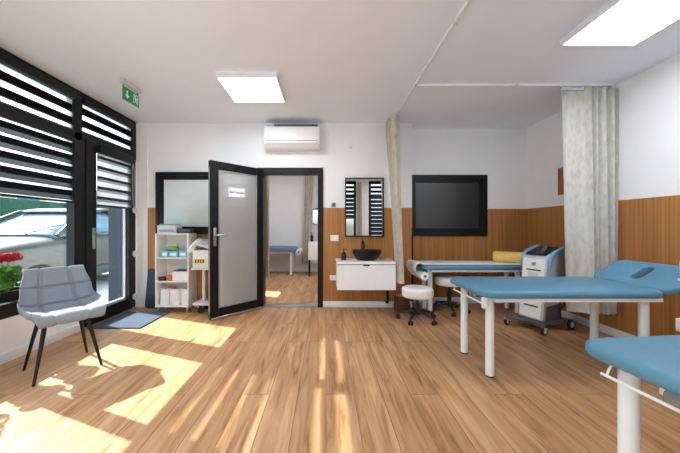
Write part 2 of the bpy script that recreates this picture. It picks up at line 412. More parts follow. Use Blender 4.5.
base('baseboard_back', -2.517, D0, YB-WT-BT, YB-WT, 'white baseboard behind the shelf unit')
base('baseboard_middle', D1, XS, YB-WT-BT, YB-WT, 'white baseboard under the floating washstand')
base('baseboard_bay', XS, XR-WT, YR-WT-BT, YR-WT, 'white baseboard behind the paper-covered couch')
base('baseboard_right', XR-WT-BT, XR-WT, YF, YR-WT-BT, 'white baseboard along the right wall')
base('baseboard_left', XL, XL+BT, YF, 3.04, 'white baseboard under the window glazing')
base('baseboard_far', XL, 1.1, YO-BT, YO, 'white baseboard of the room beyond')

# ------------------------------------------------------------------ left glazing
XG = XL-.05
w1 = struct(thing('window_1', 'large black-framed glazing along the left wall', 'window', (XL, 2.6, .37)), None)
O = Vector((XL, 2.6, .37))
fr = MB()
def wl(x0, x1, y0, y1, z0, z1, bev=.004): fr.box(x0-O.x, x1-O.x, y0-O.y, y1-O.y, z0-O.z, z1-O.z, bev, 1)
PY = [(2.21, 2.96), (1.43, 2.11), (.68, 1.35), (-.08, .60), (-.70, -.16)]
wl(XL-.08, XL+.012, YF, 3.05, .37, .49); wl(XL-.08, XL+.012, YF, 3.92, 2.53, 2.6); wl(XL-.08, XL+.012, YF, 3.05, 2.06, 2.15)
for y0, y1 in ((2.96, 3.06), (2.11, 2.21), (1.35, 1.43), (.60, .68), (-.16, -.08), (-.78, -.70), (3.85, 3.925)):
    wl(XL-.08, XL+.012, y0, y1, .37 if y0 < 3.5 else 2.06, 2.53)
wl(XL-.08, XL+.012, 3.06, 3.85, 2.10, 2.17)
fr.build('frame', M['black_frame'], w1)
for y0, y1 in PY+[(3.06, 3.85)]:
    for z0, z1 in ((.49, 2.06), (2.15, 2.53)):
        if y0 > 3 and z0 < 1: continue
        g = MB(); g.box(XG-.004-O.x, XG+.004-O.x, y0-O.y, y1-O.y, z0-O.z, z1-O.z); g.build('pane', M['glass'], w1)

# glazed outer door
d1 = struct(thing('door_1', 'black glazed outer door with zebra blind at the left', 'door', (XL, 3.48, 0)), None)
O = Vector((XL, 3.48, 0)); fr = MB()
wl(XL-.08, XL+.006, 3.055, 3.10, 0, 2.10); wl(XL-.08, XL+.006, 3.85, 3.92, 0, 2.10)
fr.build('frame', M['black_frame'], d1)
fr = MB()
G0, G1, GZ0, GZ1 = 3.24, 3.775, .17, 2.02
wl(XL-.07, XL+.018, 3.10, G0, .02, 2.10); wl(XL-.07, XL+.018, G1, 3.85, .02, 2.10); wl(XL-.07, XL+.018, G0, G1, .02, GZ0); wl(XL-.07, XL+.018, G0, G1, GZ1, 2.10)
leaf = fr.build('leaf', M['black_frame'], d1)
g = MB(); g.box(-.054, -.046, G0-O.y, G1-O.y, GZ0, GZ1); g.build('pane', M['glass'], leaf)
g = MB()
for y0, y1, z0, z1 in ((G0, G0+.014, GZ0, GZ1), (G1-.014, G1, GZ0, GZ1), (G0, G1, GZ0, GZ0+.016)): g.box(-.06, -.03, y0-O.y, y1-O.y, z0, z1)
g.build('glazing_bead', M['light_grey'], leaf)
h = MB(); h.box(.018, .03, -.31, -.27, .88, 1.12, .005, 2); h.tube([(.03, -.29, 1.05), (.075, -.29, 1.05), (.08, -.275, 1.05), (.08, -.17, 1.045)], .010); h.build('handle', M['chrome'], leaf)
for z in (1.36, .76, .17):
    h = MB(); h.cyl((.03, .395, z-.045), (.03, .395, z+.045), .014, n=14, bev=.003); h.box(.004, .03, .36, .43, z-.03, z+.03, .003, 1); h.build('hinge', M['light_grey'], d1)
h = MB(); h.box(-.08, .01, -.42, .42, 0, .02, .004, 1); h.build('threshold', M['chrome'], d1)

# zebra blinds
def blind(name, label, group, y0, y1, z0, z1, m, x=XL-.012, cas=.075, rear=False, casm='black_frame'):
    t = thing(name, label, 'window blind', (x, (y0+y1)/2, z0) if not rear else ((y0+y1)/2, x, z0), 0, group)
    hw = (y1-y0)/2; hh = z1-z0
    B = (lambda mb, a0, a1, p0, p1, c0, c1, bev=.006: mb.box(a0, a1, p0, p1, c0, c1, bev, 2)) if not rear else (lambda mb, a0, a1, p0, p1, c0, c1, bev=.006: mb.box(p0, p1, a0, a1, c0, c1, bev, 2))
    mb = MB(); B(mb, -.02, .05, -hw, hw, hh-cas, hh, .008); mb.build('cassette', M[casm], t)
    mb = MB(); bm = mb.bm
    nz = 12
    rows = []
    for i in range(nz+1):
        z = .012+(hh-cas*.6-.012)*i/nz
        rows.append([bm.verts.new((0, y, z) if not rear else (y, 0, z)) for y in (-hw+.001, hw-.001)])
    for i in range(nz): bm.faces.new((rows[i][0], rows[i][1], rows[i+1][1], rows[i+1][0]))
    mb.build('fabric', M[m], t)
    mb = MB(); B(mb, -.010, .014, -hw+.010, hw-.010, 0, .022, .006); mb.build('bottom_bar', M[casm], t)
    return t
lab_low = ['lowered zebra blind on the big lower pane with the car behind', 'lowered zebra blind second along the left glazing', 'lowered zebra blind third along the left glazing']
lab_up = ['banded zebra blind on the upper pane above the big window', 'banded zebra blind on the second upper pane', 'banded zebra blind on the third upper pane']
for i, (y0, y1) in enumerate(PY[:3]):
    blind('zebra_blind', lab_low[i], 'zebra blinds on the lower panes', y0, y1, 1.385, 2.065, 'zebra_low', cas=.03)
    blind('zebra_blind', lab_up[i], 'zebra blinds on the upper panes', y0, y1, 2.145, 2.555, 'zebra_up')
blind('zebra_blind', 'banded zebra blind on the upper pane above the glazed outer door', 'zebra blinds on the upper panes', 3.06, 3.85, 2.165, 2.555, 'zebra_up')
db = blind('zebra_blind', 'pale banded zebra blind mounted on the glazed outer door', 'zebra blinds on the doors', 3.225, 3.792, 1.37, 2.075, 'zebra_door', x=XL+.03, cas=.09)
mb = MB()
mb.tube([(.03, .27, .66), (.045, .29, .5), (.045, .30, .1), (.04, .285, -.05), (.035, .272, .1), (.03, .27, .6)], .0022, n=6); mb.build('bead_chain', M['light_grey'], db)

# rear glazing (seen in the mirror)
def rear_window(name, label, x0, x1, panes):
    w = struct(thing(name, label, 'window', ((x0+x1)/2, YF, .3)), None); cx = (x0+x1)/2
    f = MB()
    def q(a0, a1, z0, z1): f.box(a0-cx, a1-cx, -.09, .012, z0-.3, z1-.3, .004, 1)
    q(x0, x1, .3, .42); q(x0, x1, 2.52, 2.58); q(x0, x1, 2.06, 2.15)
    q(x0, x0+.07, .3, 2.58); q(x1-.07, x1, .3, 2.58)
    for a, c in zip(panes[:-1], panes[1:]): q(a[1], c[0], .3, 2.58)
    f.build('frame', M['black_frame'], w)
    for a0, a1 in panes:
        for z0, z1 in ((.42, 2.06), (2.15, 2.52)):
            g = MB(); g.box(a0-cx, a1-cx, -.055, -.047, z0-.3, z1-.3); g.build('pane', M['glass'], w)
rear_window('window_4', 'black-framed glazing behind the viewer, seen in the mirror beside the curtain', RA0, RA1, [(-2.43, -1.35), (-1.25, -.25), (-.15, .88)])
rear_window('window_5', 'narrower black-framed glazing behind the viewer, seen at the mirror edge', RB0, RB1, [(1.42, 1.77), (1.86, 2.63)])
blind('zebra_blind', 'lowered zebra blind reflected on the mirror side with the bright gap', 'zebra blinds behind the viewer', -.15, .88, 1.385, 2.065, 'zebra_low', x=YF-.012, cas=.03, rear=True)
blind('zebra_blind', 'upper zebra blind reflected above the bright gap in the mirror', 'zebra blinds behind the viewer', -.15, .88, 2.145, 2.55, 'zebra_up', x=YF-.012, rear=True)
blind('zebra_blind', 'fully lowered zebra blind reflected on the curtain-less edge of the mirror', 'zebra blinds behind the viewer', 1.42, 1.77, .6, 2.065, 'zebra_low', x=YF-.012, cas=.03, rear=True)
blind('zebra_blind', 'upper zebra blind reflected above the fully lowered one in the mirror', 'zebra blinds behind the viewer', 1.42, 1.77, 2.145, 2.55, 'zebra_up', x=YF-.012, rear=True)

# ------------------------------------------------------------------ interior windows on the back wall
def wall_window(name, label, x0, x1, z0, z1, y, fw, m, deep=.05):
    cx = (x0+x1)/2
    w = struct(thing(name, label, 'window', (cx, y, z0)), None); hw = (x1-x0)/2; hh = z1-z0
    def ring(d0, d1, w0, w1, nm):
        f = MB()
        for a0, a1, c0, c1 in ((-hw+w0, -hw+w1, w0, hh-w0), (hw-w1, hw-w0, w0, hh-w0), (-hw+w1, hw-w1, w0, w1), (-hw+w1, hw-w1, hh-w1, hh-w0)):
            f.box(a0, a1, d0, d1, c0, c1, .003, 1)
        return f.build(nm, M['black_frame'], w)
    ring(-deep, .0, 0, fw*.45, 'frame'); ring(-deep+.012, .0, fw*.45, fw, 'sash')
    g = MB(); g.box(-hw+fw-.002, hw-fw+.002, -.022, -.016, fw-.002, hh-fw+.002); g.build('pane', M[m], w)
    return w
wall_window('window_2', 'black-framed frosted window behind the shelf unit', -2.385, -1.45, 1.03, 1.90, YB, .105, 'frost_pane')
wall_window('window_3', 'black-framed window with dark panes above the paper-covered couch', XS+.0, 2.385, .998, 1.90, YR, .112, 'dark_glass')

# ------------------------------------------------------------------ open inner door
d2 = struct(thing('door_2', 'black-framed frosted glass door standing open to the next room', 'door', ((D0+D1)/2, YB, 0)), None)
cx = (D0+D1)/2; hw = (D1-D0)/2
f = MB()
for x0, x1, z0, z1 in ((-hw, -hw+.095, 0, DT), (hw-.075, hw, 0, DT), (-hw+.095, hw-.075, DT-.085, DT)): f.box(x0, x1, -.03, SLAB+.01, z0, z1, .004, 1)
f.build('frame', M['black_frame'], d2)
f = MB(); f.box(-hw+.095, hw-.075, -.02, SLAB, 0, .02, .004, 1); f.build('threshold', M['chrome'], d2)
for z in (.25, 1.0, 1.6):
    f = MB(); f.cyl((hw-.078, .015, z-.05), (hw-.078, .015, z+.05), .01, n=12); f.build('strike_plate', M['chrome'], d2)
hx, hy = D0+.085, YB-.04
ang = math.atan2(3.37-hy, -1.405-hx); LL = math.hypot(3.37-hy, -1.405-hx)
piv = bpy.data.objects.new('leaf', None)
# the leaf frame mesh itself is the part; the rest are its sub-parts
f = MB(); T = .055; z0, z1 = .012, 1.935; st = .105
for a0, a1, c0, c1 in ((0, st, z0, z1), (LL-st, LL, z0, z1), (st, LL-st, z0, z0+st+.02), (st, LL-st, z1-st, z1)): f.box(a0, a1, -T/2, T/2, c0, c1, .004, 1)
bpy.data.objects.remove(piv)
leaf = f.build('leaf', M['black_frame'], d2, (hx-cx, hy-YB, 0)); leaf.rotation_euler = (0, 0, ang)
f = MB(); f.box(st-.004, LL-st+.004, -.004, .004, z0+st+.016, z1-st+.004); f.build('frosted_pane', M['frost'], leaf)
f = MB()
for c0, c1 in ((z0+st+.02, z0+st+.032), (z1-st-.012, z1-st)): f.box(st, LL-st, .012, T/2-.002, c0, c1)
for a0, a1 in ((st, st+.012), (LL-st-.012, LL-st)): f.box(a0, a1, .012, T/2-.002, z0+st+.02, z1-st)
f.build('glazing_bead', M['grey_plastic'], leaf)
f = MB(); f.box(0.02, LL-.01, -T/2-.004, T/2+.004, .006, .03, .003, 1); f.build('kick_strip', M['chrome'], leaf)
f = MB(); hxl = LL-.055
f.box(hxl-.018, hxl+.018, T/2, T/2+.010, .90, 1.12, .004, 2)
f.tube([(hxl, T/2+.008, 1.03), (hxl, T/2+.045, 1.03), (hxl-.012, T/2+.055, 1.03), (hxl-.14, T/2+.055, 1.03)], .010)
f.build('handle', M['chrome'], leaf)
f = MB(); f.box(LL-.001, LL+.003, -.012, .012, .1, 1.85); f.build('lock_strip', M['grey_plastic'], leaf)
# notice on the glass: printed line of text
f = MB(); sx0, sx1 = LL-.475, LL-.245
f.box(sx0, sx1, .0045, .0075, 1.515, 1.635); nt_ = f.build('paper_notice', M['paper'], leaf)
cu = bpy.data.curves.new('lettering', 'FONT'); cu.body = 'Sala Tratament'; cu.size = .033; cu.extrude = .0004; cu.align_x = 'CENTER'; cu.align_y = 'CENTER'; cu.offset = .0007
to = bpy.data.objects.new('lettering', cu); C.objects.link(to)
bpy.context.view_layer.update()
me = bpy.data.meshes.new_from_object(to.evaluated_get(bpy.context.evaluated_depsgraph_get())); bpy.data.objects.remove(to)
me.materials.clear(); me.materials.append(M['ink'])
to = bpy.data.objects.new('lettering', me); C.objects.link(to); to.parent = leaf
to.location = ((sx0+sx1)/2, .0085, 1.575); to.rotation_euler = (PI/2, 0, PI)

# ------------------------------------------------------------------ ceiling lamps
def lamp(x, y, sx, sy, label):
    t = thing('ceiling_lamp', label, 'ceiling lamp', (x, y, H), 0, 'square ceiling lamps')
    f = MB(); hx_, hy_ = sx/2, sy/2; d = .05
    for a0, a1, c0, c1 in ((-hx_, -hx_+.016, -hy_, hy_), (hx_-.016, hx_, -hy_, hy_), (-hx_+.016, hx_-.016, -hy_, -hy_+.016), (-hx_+.016, hx_-.016, hy_-.016, hy_)): f.box(a0, a1, c0, c1, -d, 0)
    f.build('frame', M['white_steel'], t)
    f = MB(); f.box(-hx_+.016, hx_-.016, -hy_+.016, hy_-.016, -d+.004, -d+.012); f.build('diffuser', M['lamp'], t)
    return t
l1 = lamp(-.755, 2.93, .585, .55, 'square lit ceiling lamp near the air conditioner')
dup(l1, (2.13, 1.93, H), label='square lit ceiling lamp above the big blue couch')
dup(l1, (-.755, .25, H), label='added unseen square fill lamp above the window chair, behind the viewer')  # lamp added out of view to raise the ambient light
dup(l1, (2.13, -.5, H), label='added unseen square fill lamp furthest from the doorway, behind the viewer')  # another added fill lamp, never in view
dup(l1, (-1.3, 5.5, H), label='added unseen square fill lamp in the room beyond the doorway')  # unseen lamp added to light the closed next room
dup(l1, (.2, 5.5, H), label='second added unseen fill lamp in the room beyond the doorway, above the small cabinet side')  # second unseen lamp, added to brighten the dim next room

# exit sign hanging under the ceiling
t = thing('exit_sign', 'green running-man exit sign hanging from the ceiling', 'exit sign', (-2.0, 2.87, H), math.radians(-3))
f = MB(); f.box(-.02, .02, -.125, .125, -.05, 0, .006, 2); f.build('housing', M['light_grey'], t)
f = MB(); f.box(-.004, .004, -.112, .112, -.205, -.07, .002, 1); f.box(-.003, .003, -.10, -.09, -.075, -.045); f.box(-.003, .003, .09, .10, -.075, -.045); p = f.build('panel', M['green_sign'], t)
f = MB()   # arrow (near half) and doorway with runner (far half); +X face looks into the room
def poly(pts, x=.0045):
    f.prism(pts, x, x+.001, 'X')
poly([(-.062, -.10), (-.046, -.10), (-.046, -.145), (-.062, -.145)]); poly([(-.085, -.142), (-.054, -.178), (-.023, -.142)])
f.build('arrow_mark', M['sign_white'], p); f = MB()
poly([(.03, -.09), (.036, -.09), (.036, -.185), (.03, -.185)]); poly([(.03, -.09), (.092, -.09), (.092, -.096), (.03, -.096)]); poly([(.086, -.09), (.092, -.09), (.092, -.185), (.086, -.185)])
poly([(.055+.010*math.cos(a*PI/5), -.108+.010*math.sin(a*PI/5)) for a in range(10)])
poly([(.05, -.119), (.066, -.121), (.07, -.150), (.057, -.150)]); poly([(.058, -.148), (.07, -.148), (.082, -.180), (.072, -.180)]); poly([(.057, -.148), (.066, -.150), (.054, -.168), (.042, -.176), (.040, -.170), (.05, -.163)]); poly([(.05, -.119), (.054, -.127), (.043, -.138), (.038, -.133)]); poly([(.066, -.121), (.066, -.130), (.08, -.138), (.082, -.131)])
f.build('running_figure', M['sign_white'], p)

# curtain rails
def rail(label, p0, p1, clips):
    t = thing('curtain_rail', label, 'curtain rail', (p0[0], p0[1], H), 0, 'ceiling curtain rails')
    v = Vector(p1)-Vector(p0)
    f = MB()
    if abs(v.x) > abs(v.y): f.box(0, v.x, -.011, .011, -.022, 0, .003, 1)
    else: f.box(-.011, .011, 0, v.y, -.022, 0, .003, 1)
    f.build('track', M['white_steel'], t)
    for k in clips:
        q = v*k; f = MB(); f.box(q.x-.016, q.x+.016, q.y-.016, q.y+.016, -.027, 0, .004, 1); f.build('clip', M['light_grey'], t)
rail('white curtain rail running across the ceiling to the washstand', (.92, -0.9), (.92, 3.92), (.3, .6, .78))
rail('white curtain rail crossing the ceiling towards the right wall', (.935, 2.88), (2.97, 2.88), (.5,))

def curtain(name, label, loc, rz, z0, z1, Wt, Wb, phase, amp_t, amp_b, m, nu=120, nv=30, lean=0., shift=0.):
    t = thing(name, label, 'curtain', loc, rz)
    mb = MB(); bm = mb.bm; G = []
    for j in range(nv+1):
        v = j/nv; z = z0+(z1-z0)*v; s = (1-v)
        W = Wt+(Wb-Wt)*s**.8; A = amp_t+(amp_b-amp_t)*min(1, s*1.6)
        row = []
        for i in range(nu+1):
            u = i/nu; ph = phase(u)
            y = A*math.sin(ph+.5*s*math.sin(3*u+1))+.25*A*math.sin(2.3*ph+1.7*s)
            x = (u-.5)*W+shift*s+.10*A*math.cos(ph*1.0)*s
            row.append(bm.verts.new((x, y+lean*s, z)))
        G.append(row)
    for j in range(nv):
        for i in range(nu): bm.faces.new((G[j][i], G[j][i+1], G[j+1][i+1], G[j+1][i]))
    bm.normal_update(); bmesh.ops.solidify(bm, geom=list(bm.faces), thickness=.004); bmesh.ops.recalc_face_normals(bm, faces=bm.faces)
    mb.build('cloth', M[m], t, ang=80)
    mb = MB(); mb.box(-Wt/2, Wt/2, -.008, .008, z1-.012, z1+.012, .003, 1); mb.build('heading_tape', M['light_grey'], t)
    k = int(Wt/.06)
    for i in range(k):
        mb = MB(); x = (i+.5)/k*Wt-Wt/2; mb.cyl((x, 0, z1+.008), (x, 0, z1+.024), .006, n=8); mb.build('glider', M['white_steel'], t)
    return t
curtain('curtain', 'beige linen curtain bunched beside the wall mirror', (.872, 3.71, 0), PI/2, .42, 2.55, .40, .20, lambda u: 2*PI*5.2*u, .05, .028, 'linen', shift=-.13, lean=-.075)
curtain('curtain', 'long grey beige linen curtain against the right wall', (2.70, 2.88, 0), 0, .245, 2.552, .55, .46, lambda u: 2*PI*(1.3*u if u < .42 else .546+7.0*(u-.42)), .048, .055, 'linen_grey', shift=.035)
curtain('curtain', 'linen curtain between the two rear windows, seen in the mirror', (1.03, YF+.14, 0), 0, .06, 2.5, .15, .18, lambda u: 2*PI*3*u, .03, .04, 'linen')
curtain('curtain', 'linen curtain at the hinge side of the next room seen through the doorway', (-1.205, 5.4, 0), .3, .16, 2.5, .22, .22, lambda u: 2*PI*3*u, .035, .05, 'linen')
curtain('curtain', 'linen curtain hanging beside the round mirror in the next room', (-.40, 6.88, 0), -.1, .22, 2.5, .2, .2, lambda u: 2*PI*3.5*u, .03, .04, 'linen', shift=-.1)

# ------------------------------------------------------------------ back wall fittings
t = thing('air_conditioner', 'white split air conditioner above the doorway', 'air conditioner', (-.462, YB, 2.20))
f = MB(); f.prism([(0, 0), (-.13, 0), (-.185, .05), (-.20, .09), (-.20, .275), (-.19, .285), (0, .285)], -.375, .375, 'X', .006); f.build('body', M['white'], t)
f = MB(); f.box(-.34, .34, -.204, -.19, .055, .085, .004, 1); f.build('air_flap', M['white_base'], t)
f = MB(); f.box(-.345, .345, -.203, -.15, .085, .092); f.build('outlet_slot', M['dark_grey'], t)
f = MB(); f.box(-.33, .35, -.16, -.02, .283, .325, .004, 1); f.build('intake_grille', M['dark_grey'], t)
f = MB(); f.box(-.34, -.24, -.18, -.02, .284, .32, .006, 1); f.build('bracket', M['light_grey'], t)
f = MB(); f.box(-.016, .016, -.025, 0, -.05, .05, .008, 2); f.box(-.013, .013, -.045, -.02, -.045, .0, .006, 2); o = f.build('motion_detector', M['white'], loc=(.345, YB, 2.285)); tag(o, 'small white motion sensor high on the wall right of the air conditioner', 'sensor')
t = thing('thermostat', 'small grey thermostat on the wall above the light switch', 'thermostat', (.108, YB, 1.442))
f = MB(); f.box(-.03, .03, -.018, 0, -.03, .03, .005, 2); f.build('case', M['grey_plastic'], t)
f = MB(); f.box(-.02, .02, -.0195, -.017, -.018, .018); f.build('screen', M['dark_grey'], t)
t = thing('light_switch', 'white double light switch on the oak panelling beside the doorway', 'light switch', (.12, YB-WT, .972))
f = MB(); f.box(-.058, .058, -.010, 0, -.043, .043, .004, 2); f.build('plate', M['white'], t)
for s in (-1, 1):
    f = MB(); f.box(s*.027-.024, s*.027+.024, -.014, -.006, -.032, .032, .003, 1); f.build('rocker', M['white_base'], t)
t = thing('wall_socket', 'white double wall socket beside the washstand', 'socket', (.115, YB-WT, .415))
f = MB(); f.box(-.062, .062, -.010, 0, -.036, .036, .004, 2); f.build('plate', M['white'], t)
for s in (-1, 1):
    f = MB(); f.lathe([(.022, -.011), (.022, -.0095), (.019, -.0095), (.018, -.0105), (.001, -.0105)], (s*.028, 0, 0), 18, axis='Y'); f.build('socket_face', M['light_grey'], t)
t = thing('wall_mirror', 'tall black-framed mirror above the black basin', 'mirror', (.539, YB-WT, .994))
f = MB(); hw, hh = .272, .826
for a0, a1, c0, c1 in ((-hw, -hw+.016, 0, hh), (hw-.016, hw, 0, hh), (-hw+.016, hw-.016, 0, .016), (-hw+.016, hw-.016, hh-.016, hh)): f.box(a0, a1, -.03, 0, c0, c1, .002, 1)
f.build('frame', M['black_metal'], t)
f = MB(); f.box(-hw+.014, hw-.014, -.016, -.010, .014, hh-.014); f.build('mirror_glass', M['mirror'], t)

# washstand
VY0 = 3.54; vy = YB-WT
t = thing('washstand', 'white floating washstand with one drawer under the mirror', 'washstand', (.512, vy, .33))
dp = vy-VY0
f = MB(); f.box(-.373, .373, -dp+.02, 0, 0, .325, .003, 1); f.build('carcass', M['white'], t)
f = MB(); f.box(-.373, .373, -dp, -dp+.018, 0, .318, .003, 1); dr = f.build('drawer', M['white'], t)
f = MB(); f.box(-.04, .04, -dp-.006, -dp+.002, .305, .319, .003, 1); f.build('finger_pull', M['black_metal'], dr)
f = MB(); f.box(-.379, .379, -dp-.004, 0, .327, .36, .003, 1); f.build('countertop', M['white'], t)
f = MB(); f.box(-.371, .371, -dp+.004, -dp+.02, .318, .327); f.build('shadow_gap', M['dark_grey'], t)
f = MB(); f.tube([(.33, -.12, 0), (.33, -.12, -.19), (.33, -.10, -.24), (.33, .0, -.25)], .017, 12); f.build('drain_pipe', M['black_metal'], t)
CT = .69
o = MB().lathe([(.001, .0), (.085, 0), (.125, .012), (.165, .05), (.19, .10), (.198, .132), (.194, .137), (.186, .134), (.176, .10), (.15, .055), (.11, .025), (.03, .018), (.001, .018)], n=40, sy=.72).build('vessel_basin', M['black_metal'], loc=(.54, 3.705, CT))
tag(o, 'matt black oval vessel basin on the white washstand', 'basin')
o = MB().lathe([(.001, .0185), (.02, .0185), (.022, .021), (.001, .024)], n=20).build('drain_cap', M['chrome'], o)
t = thing('tap', 'tall black tap standing behind the basin', 'tap', (.515, 3.912, CT))
f = MB(); f.cyl((0, 0, 0), (0, 0, .012), .026, n=20, bev=.003); f.cyl((0, 0, .01), (0, 0, .245), .017, n=20, bev=.004); f.build('body', M['black_metal'], t)
f = MB(); f.tube([(0, -.005, .185), (0, -.05, .19), (0, -.105, .185), (0, -.125, .165)], .012, 12); f.build('spout', M['black_metal'], t)
f = MB(); f.tube([(0, 0, .245), (0, .0, .258), (0, .015, .268), (0, .04, .275)], .007, 10); f.build('lever', M['black_metal'], t)
t = thing('soap_dispenser', 'black pump soap dispenser on the washstand', 'soap dispenser', (.235, 3.72, CT))
f = MB(); f.lathe([(.001, 0), (.029, 0), (.032, .004), (.032, .085), (.027, .098), (.013, .104), (.013, .115), (.001, .115)], n=24); f.build('bottle', M['black'], t)
f = MB(); f.cyl((0, 0, .113), (0, 0, .138), .006, n=10); f.cyl((0, 0, .136), (0, 0, .150), .011, n=14, bev=.002); f.tube([(0, 0, .146), (.02, -.012, .147), (.035, -.02, .14)], .004, 8); f.build('pump', M['black'], t)

# wicker bin under the curtain
t = thing('waste_basket', 'brown wicker basket with wooden lid beside the washstand', 'basket', (1.03, 3.80, 0))
f = MB()
for k in range(9):
    z = .01+k*.022; r = .098+.006*math.sin(k*.9)
    f.lathe([(r, z), (r+.006, z+.006), (r+.006, z+.016), (r, z+.022), (r-.008, z+.022), (r-.008, z)], n=26)
f.cyl((0, 0, 0), (0, 0, .012), .1, n=26); f.cyl((0, 0, .0), (0, 0, .205), .094, n=26)
f.build('body', M['wicker'], t)
f = MB(); f.cyl((0, 0, .206), (0, 0, .232), .115, n=30, bev=.006); f.build('lid', M['light_wood'], t)

# wood plaque on right wall
t = thing('wall_niche', 'small wooden niche box on the right wall beside the curtain', 'wall box', (XR, 3.43, 1.54))
f = MB()
for y0, y1, z0, z1 in ((-.16, -.142, 0, .34), (.142, .16, 0, .34), (-.142, .142, 0, .018), (-.142, .142, .322, .34)): f.box(-.02, 0, y0, y1, z0, z1, .002, 1)
f.build('frame', M['light_wood'], t)
f = MB(); f.box(-.012, 0, -.142, .142, .018, .322); f.build('panel', M['light_wood'], t)

# ------------------------------------------------------------------ treatment couches
def couch(label, loc, rz, L=1.33, W=.63, blue='blue', head=.33, tilt=32, z=.668, th=.055, group='blue treatment couches', legs_in=(.105, .06), paper_bar=True, ly=.195):
    t = thing('treatment_couch', label, 'treatment couch', loc, rz, group)
    f = MB(); f.slab(0, L, -W/2, W/2, z-th, z, .09, .022); f.build('mattress', M[blue], t)
    f = MB()
    for a0, a1, c0, c1 in ((.10, L-.02, -W/2+.03, -W/2+.06), (.10, L-.02, W/2-.06, W/2-.03), (.10, .13, -W/2+.06, W/2-.06), (L-.05, L-.02, -W/2+.06, W/2-.06), (L*.5, L*.5+.03, -W/2+.06, W/2-.06)):
        f.box(a0, a1, c0, c1, z-th-.028, z-th-.001)
    f.build('frame', M['white_steel'], t)
    for lx in (legs_in[0], L-legs_in[1]):
        for s in (-1, 1):
            f = MB(); f.cyl((lx, s*ly, .012), (lx, s*ly, z-th-.002), .030, n=24); lg = f.build('leg', M['white_steel'], t)
            f = MB(); f.cyl((lx, s*ly, 0), (lx, s*ly, .014), .029, n=24, bev=.003); f.build('foot', M['rubber'], lg)
    # tilted headrest with an oblong breathing slot
    if head:
        mt = Matrix.Translation((L+.012, 0, z-th*.55)) @ Matrix.Rotation(-math.radians(tilt), 4, 'Y')
        def lp(x0, x1, y0, y1, c, z_, n=8):
            pts = []
            for cx_, cy_, a0 in ((x1-c, y1-c, 0), (x0+c, y1-c, PI/2), (x0+c, y0+c, PI), (x1-c, y0+c, 1.5*PI)):
                for k in range(n+1):
                    a_ = a0+k*PI/2/n; pts.append(Vector((cx_+c*math.cos(a_), cy_+c*math.sin(a_), z_)))
            return pts
        zb, zt, er, cr = -th*.45, th*.55, .022, .085
        out = lambda i_, z_: lp(i_, head-i_, -W/2+i_, W/2-i_, cr-i_, z_)
        slot = lambda g_, z_: lp(head*.52-.085-g_, head*.52+.085+g_, -.042-g_, .042+g_, .041+g_, z_)
        rg = [slot(0, zt-.012), slot(0, zb), slot(.004, zb)]
        rg += [out(er*(1-math.sin(PI/2*k/4)), zb+er*(1-math.cos(PI/2*k/4))) for k in range(5)]
        rg += [out(er*(1-math.cos(PI/2*k/4)), zt-er*(1-math.sin(PI/2*k/4))) for k in range(5)]
        rg += [slot(.012, zt), slot(.004, zt-.004), slot(0, zt-.012)]
        f = MB(); f.rings(rg, cap=False, mtx=mt); f.build('headrest', M[blue], t)
        f = MB()
        for s in (-1, 1): f.tube([(L-.05, s*.2, z-th-.015), (L+.06, s*.2, z-th+.0), (L+head*.6*math.cos(math.radians(tilt)), s*.2, z-th*.55+head*.6*math.sin(math.radians(tilt))-.035)], .010, 8)
        f.box(L+.03, L+.05, -.2, .2, z-th-.012, z-th+.006); f.build('headrest_bracket', M['white_steel'], t)
    if paper_bar:
        f = MB(); f.tube([(.015, W/2-.10, z-.10), (.015, 0, z-.10), (.015, -W/2+.02, z-.10)], .006, 10); f.build('paper_roll_bar', M['white_steel'], t)
        f = MB(); f.tube([(.015, W/2-.12, z-.10), (.02, W/2-.12, z-.08), (.04, W/2-.12, z-th+.005)], .004, 6); f.build('bar_hook', M['white_steel'], t)
        f = MB(); f.box(.0, .035, -W/2+.025, -W/2+.05, z-th-.075, z-th+.004, .004, 1); f.build('bar_bracket', M['white_steel'], t)
    f = MB(); f.cyl((.11, .085, z-th-.055), (.11, .035, z-th-.055), .022, n=18, bev=.004); kn = f.build('clamp_knob', M['grey_plastic'], t)
    f = MB(); f.cyl((.11, .037, z-th-.055), (.11, .028, z-th-.055), .012, n=14); f.build('knob_cap', M['light_grey'], kn); f = MB(); f.box(.10, .12, .07, .10, z-th-.06, z-th+.002); f.build('clamp_stem', M['white_steel'], kn)
    return t
cB = couch('long blue treatment couch with raised slotted headrest by the right wall', (1.135, 2.315, 0), 0)
dup(cB, (1.062, .86, 0), math.radians(5), 'blue treatment couch cut off by the corner nearest the viewer, showing one thick white leg')
cA = couch('blue couch covered with white paper against the oak back wall', (1.235, 3.76, 0), 0, L=1.40, W=.50, z=.648, th=.06, head=.35, tilt=33, legs_in=(.12, .14), ly=.11, paper_bar=False)
cF = couch('grey blue couch seen through the doorway in the next room', (-.70, 6.75, 0), PI, L=1.5, W=.6, blue='blue_dull', z=.655, th=.11, head=0, legs_in=(.12, .1), paper_bar=False)

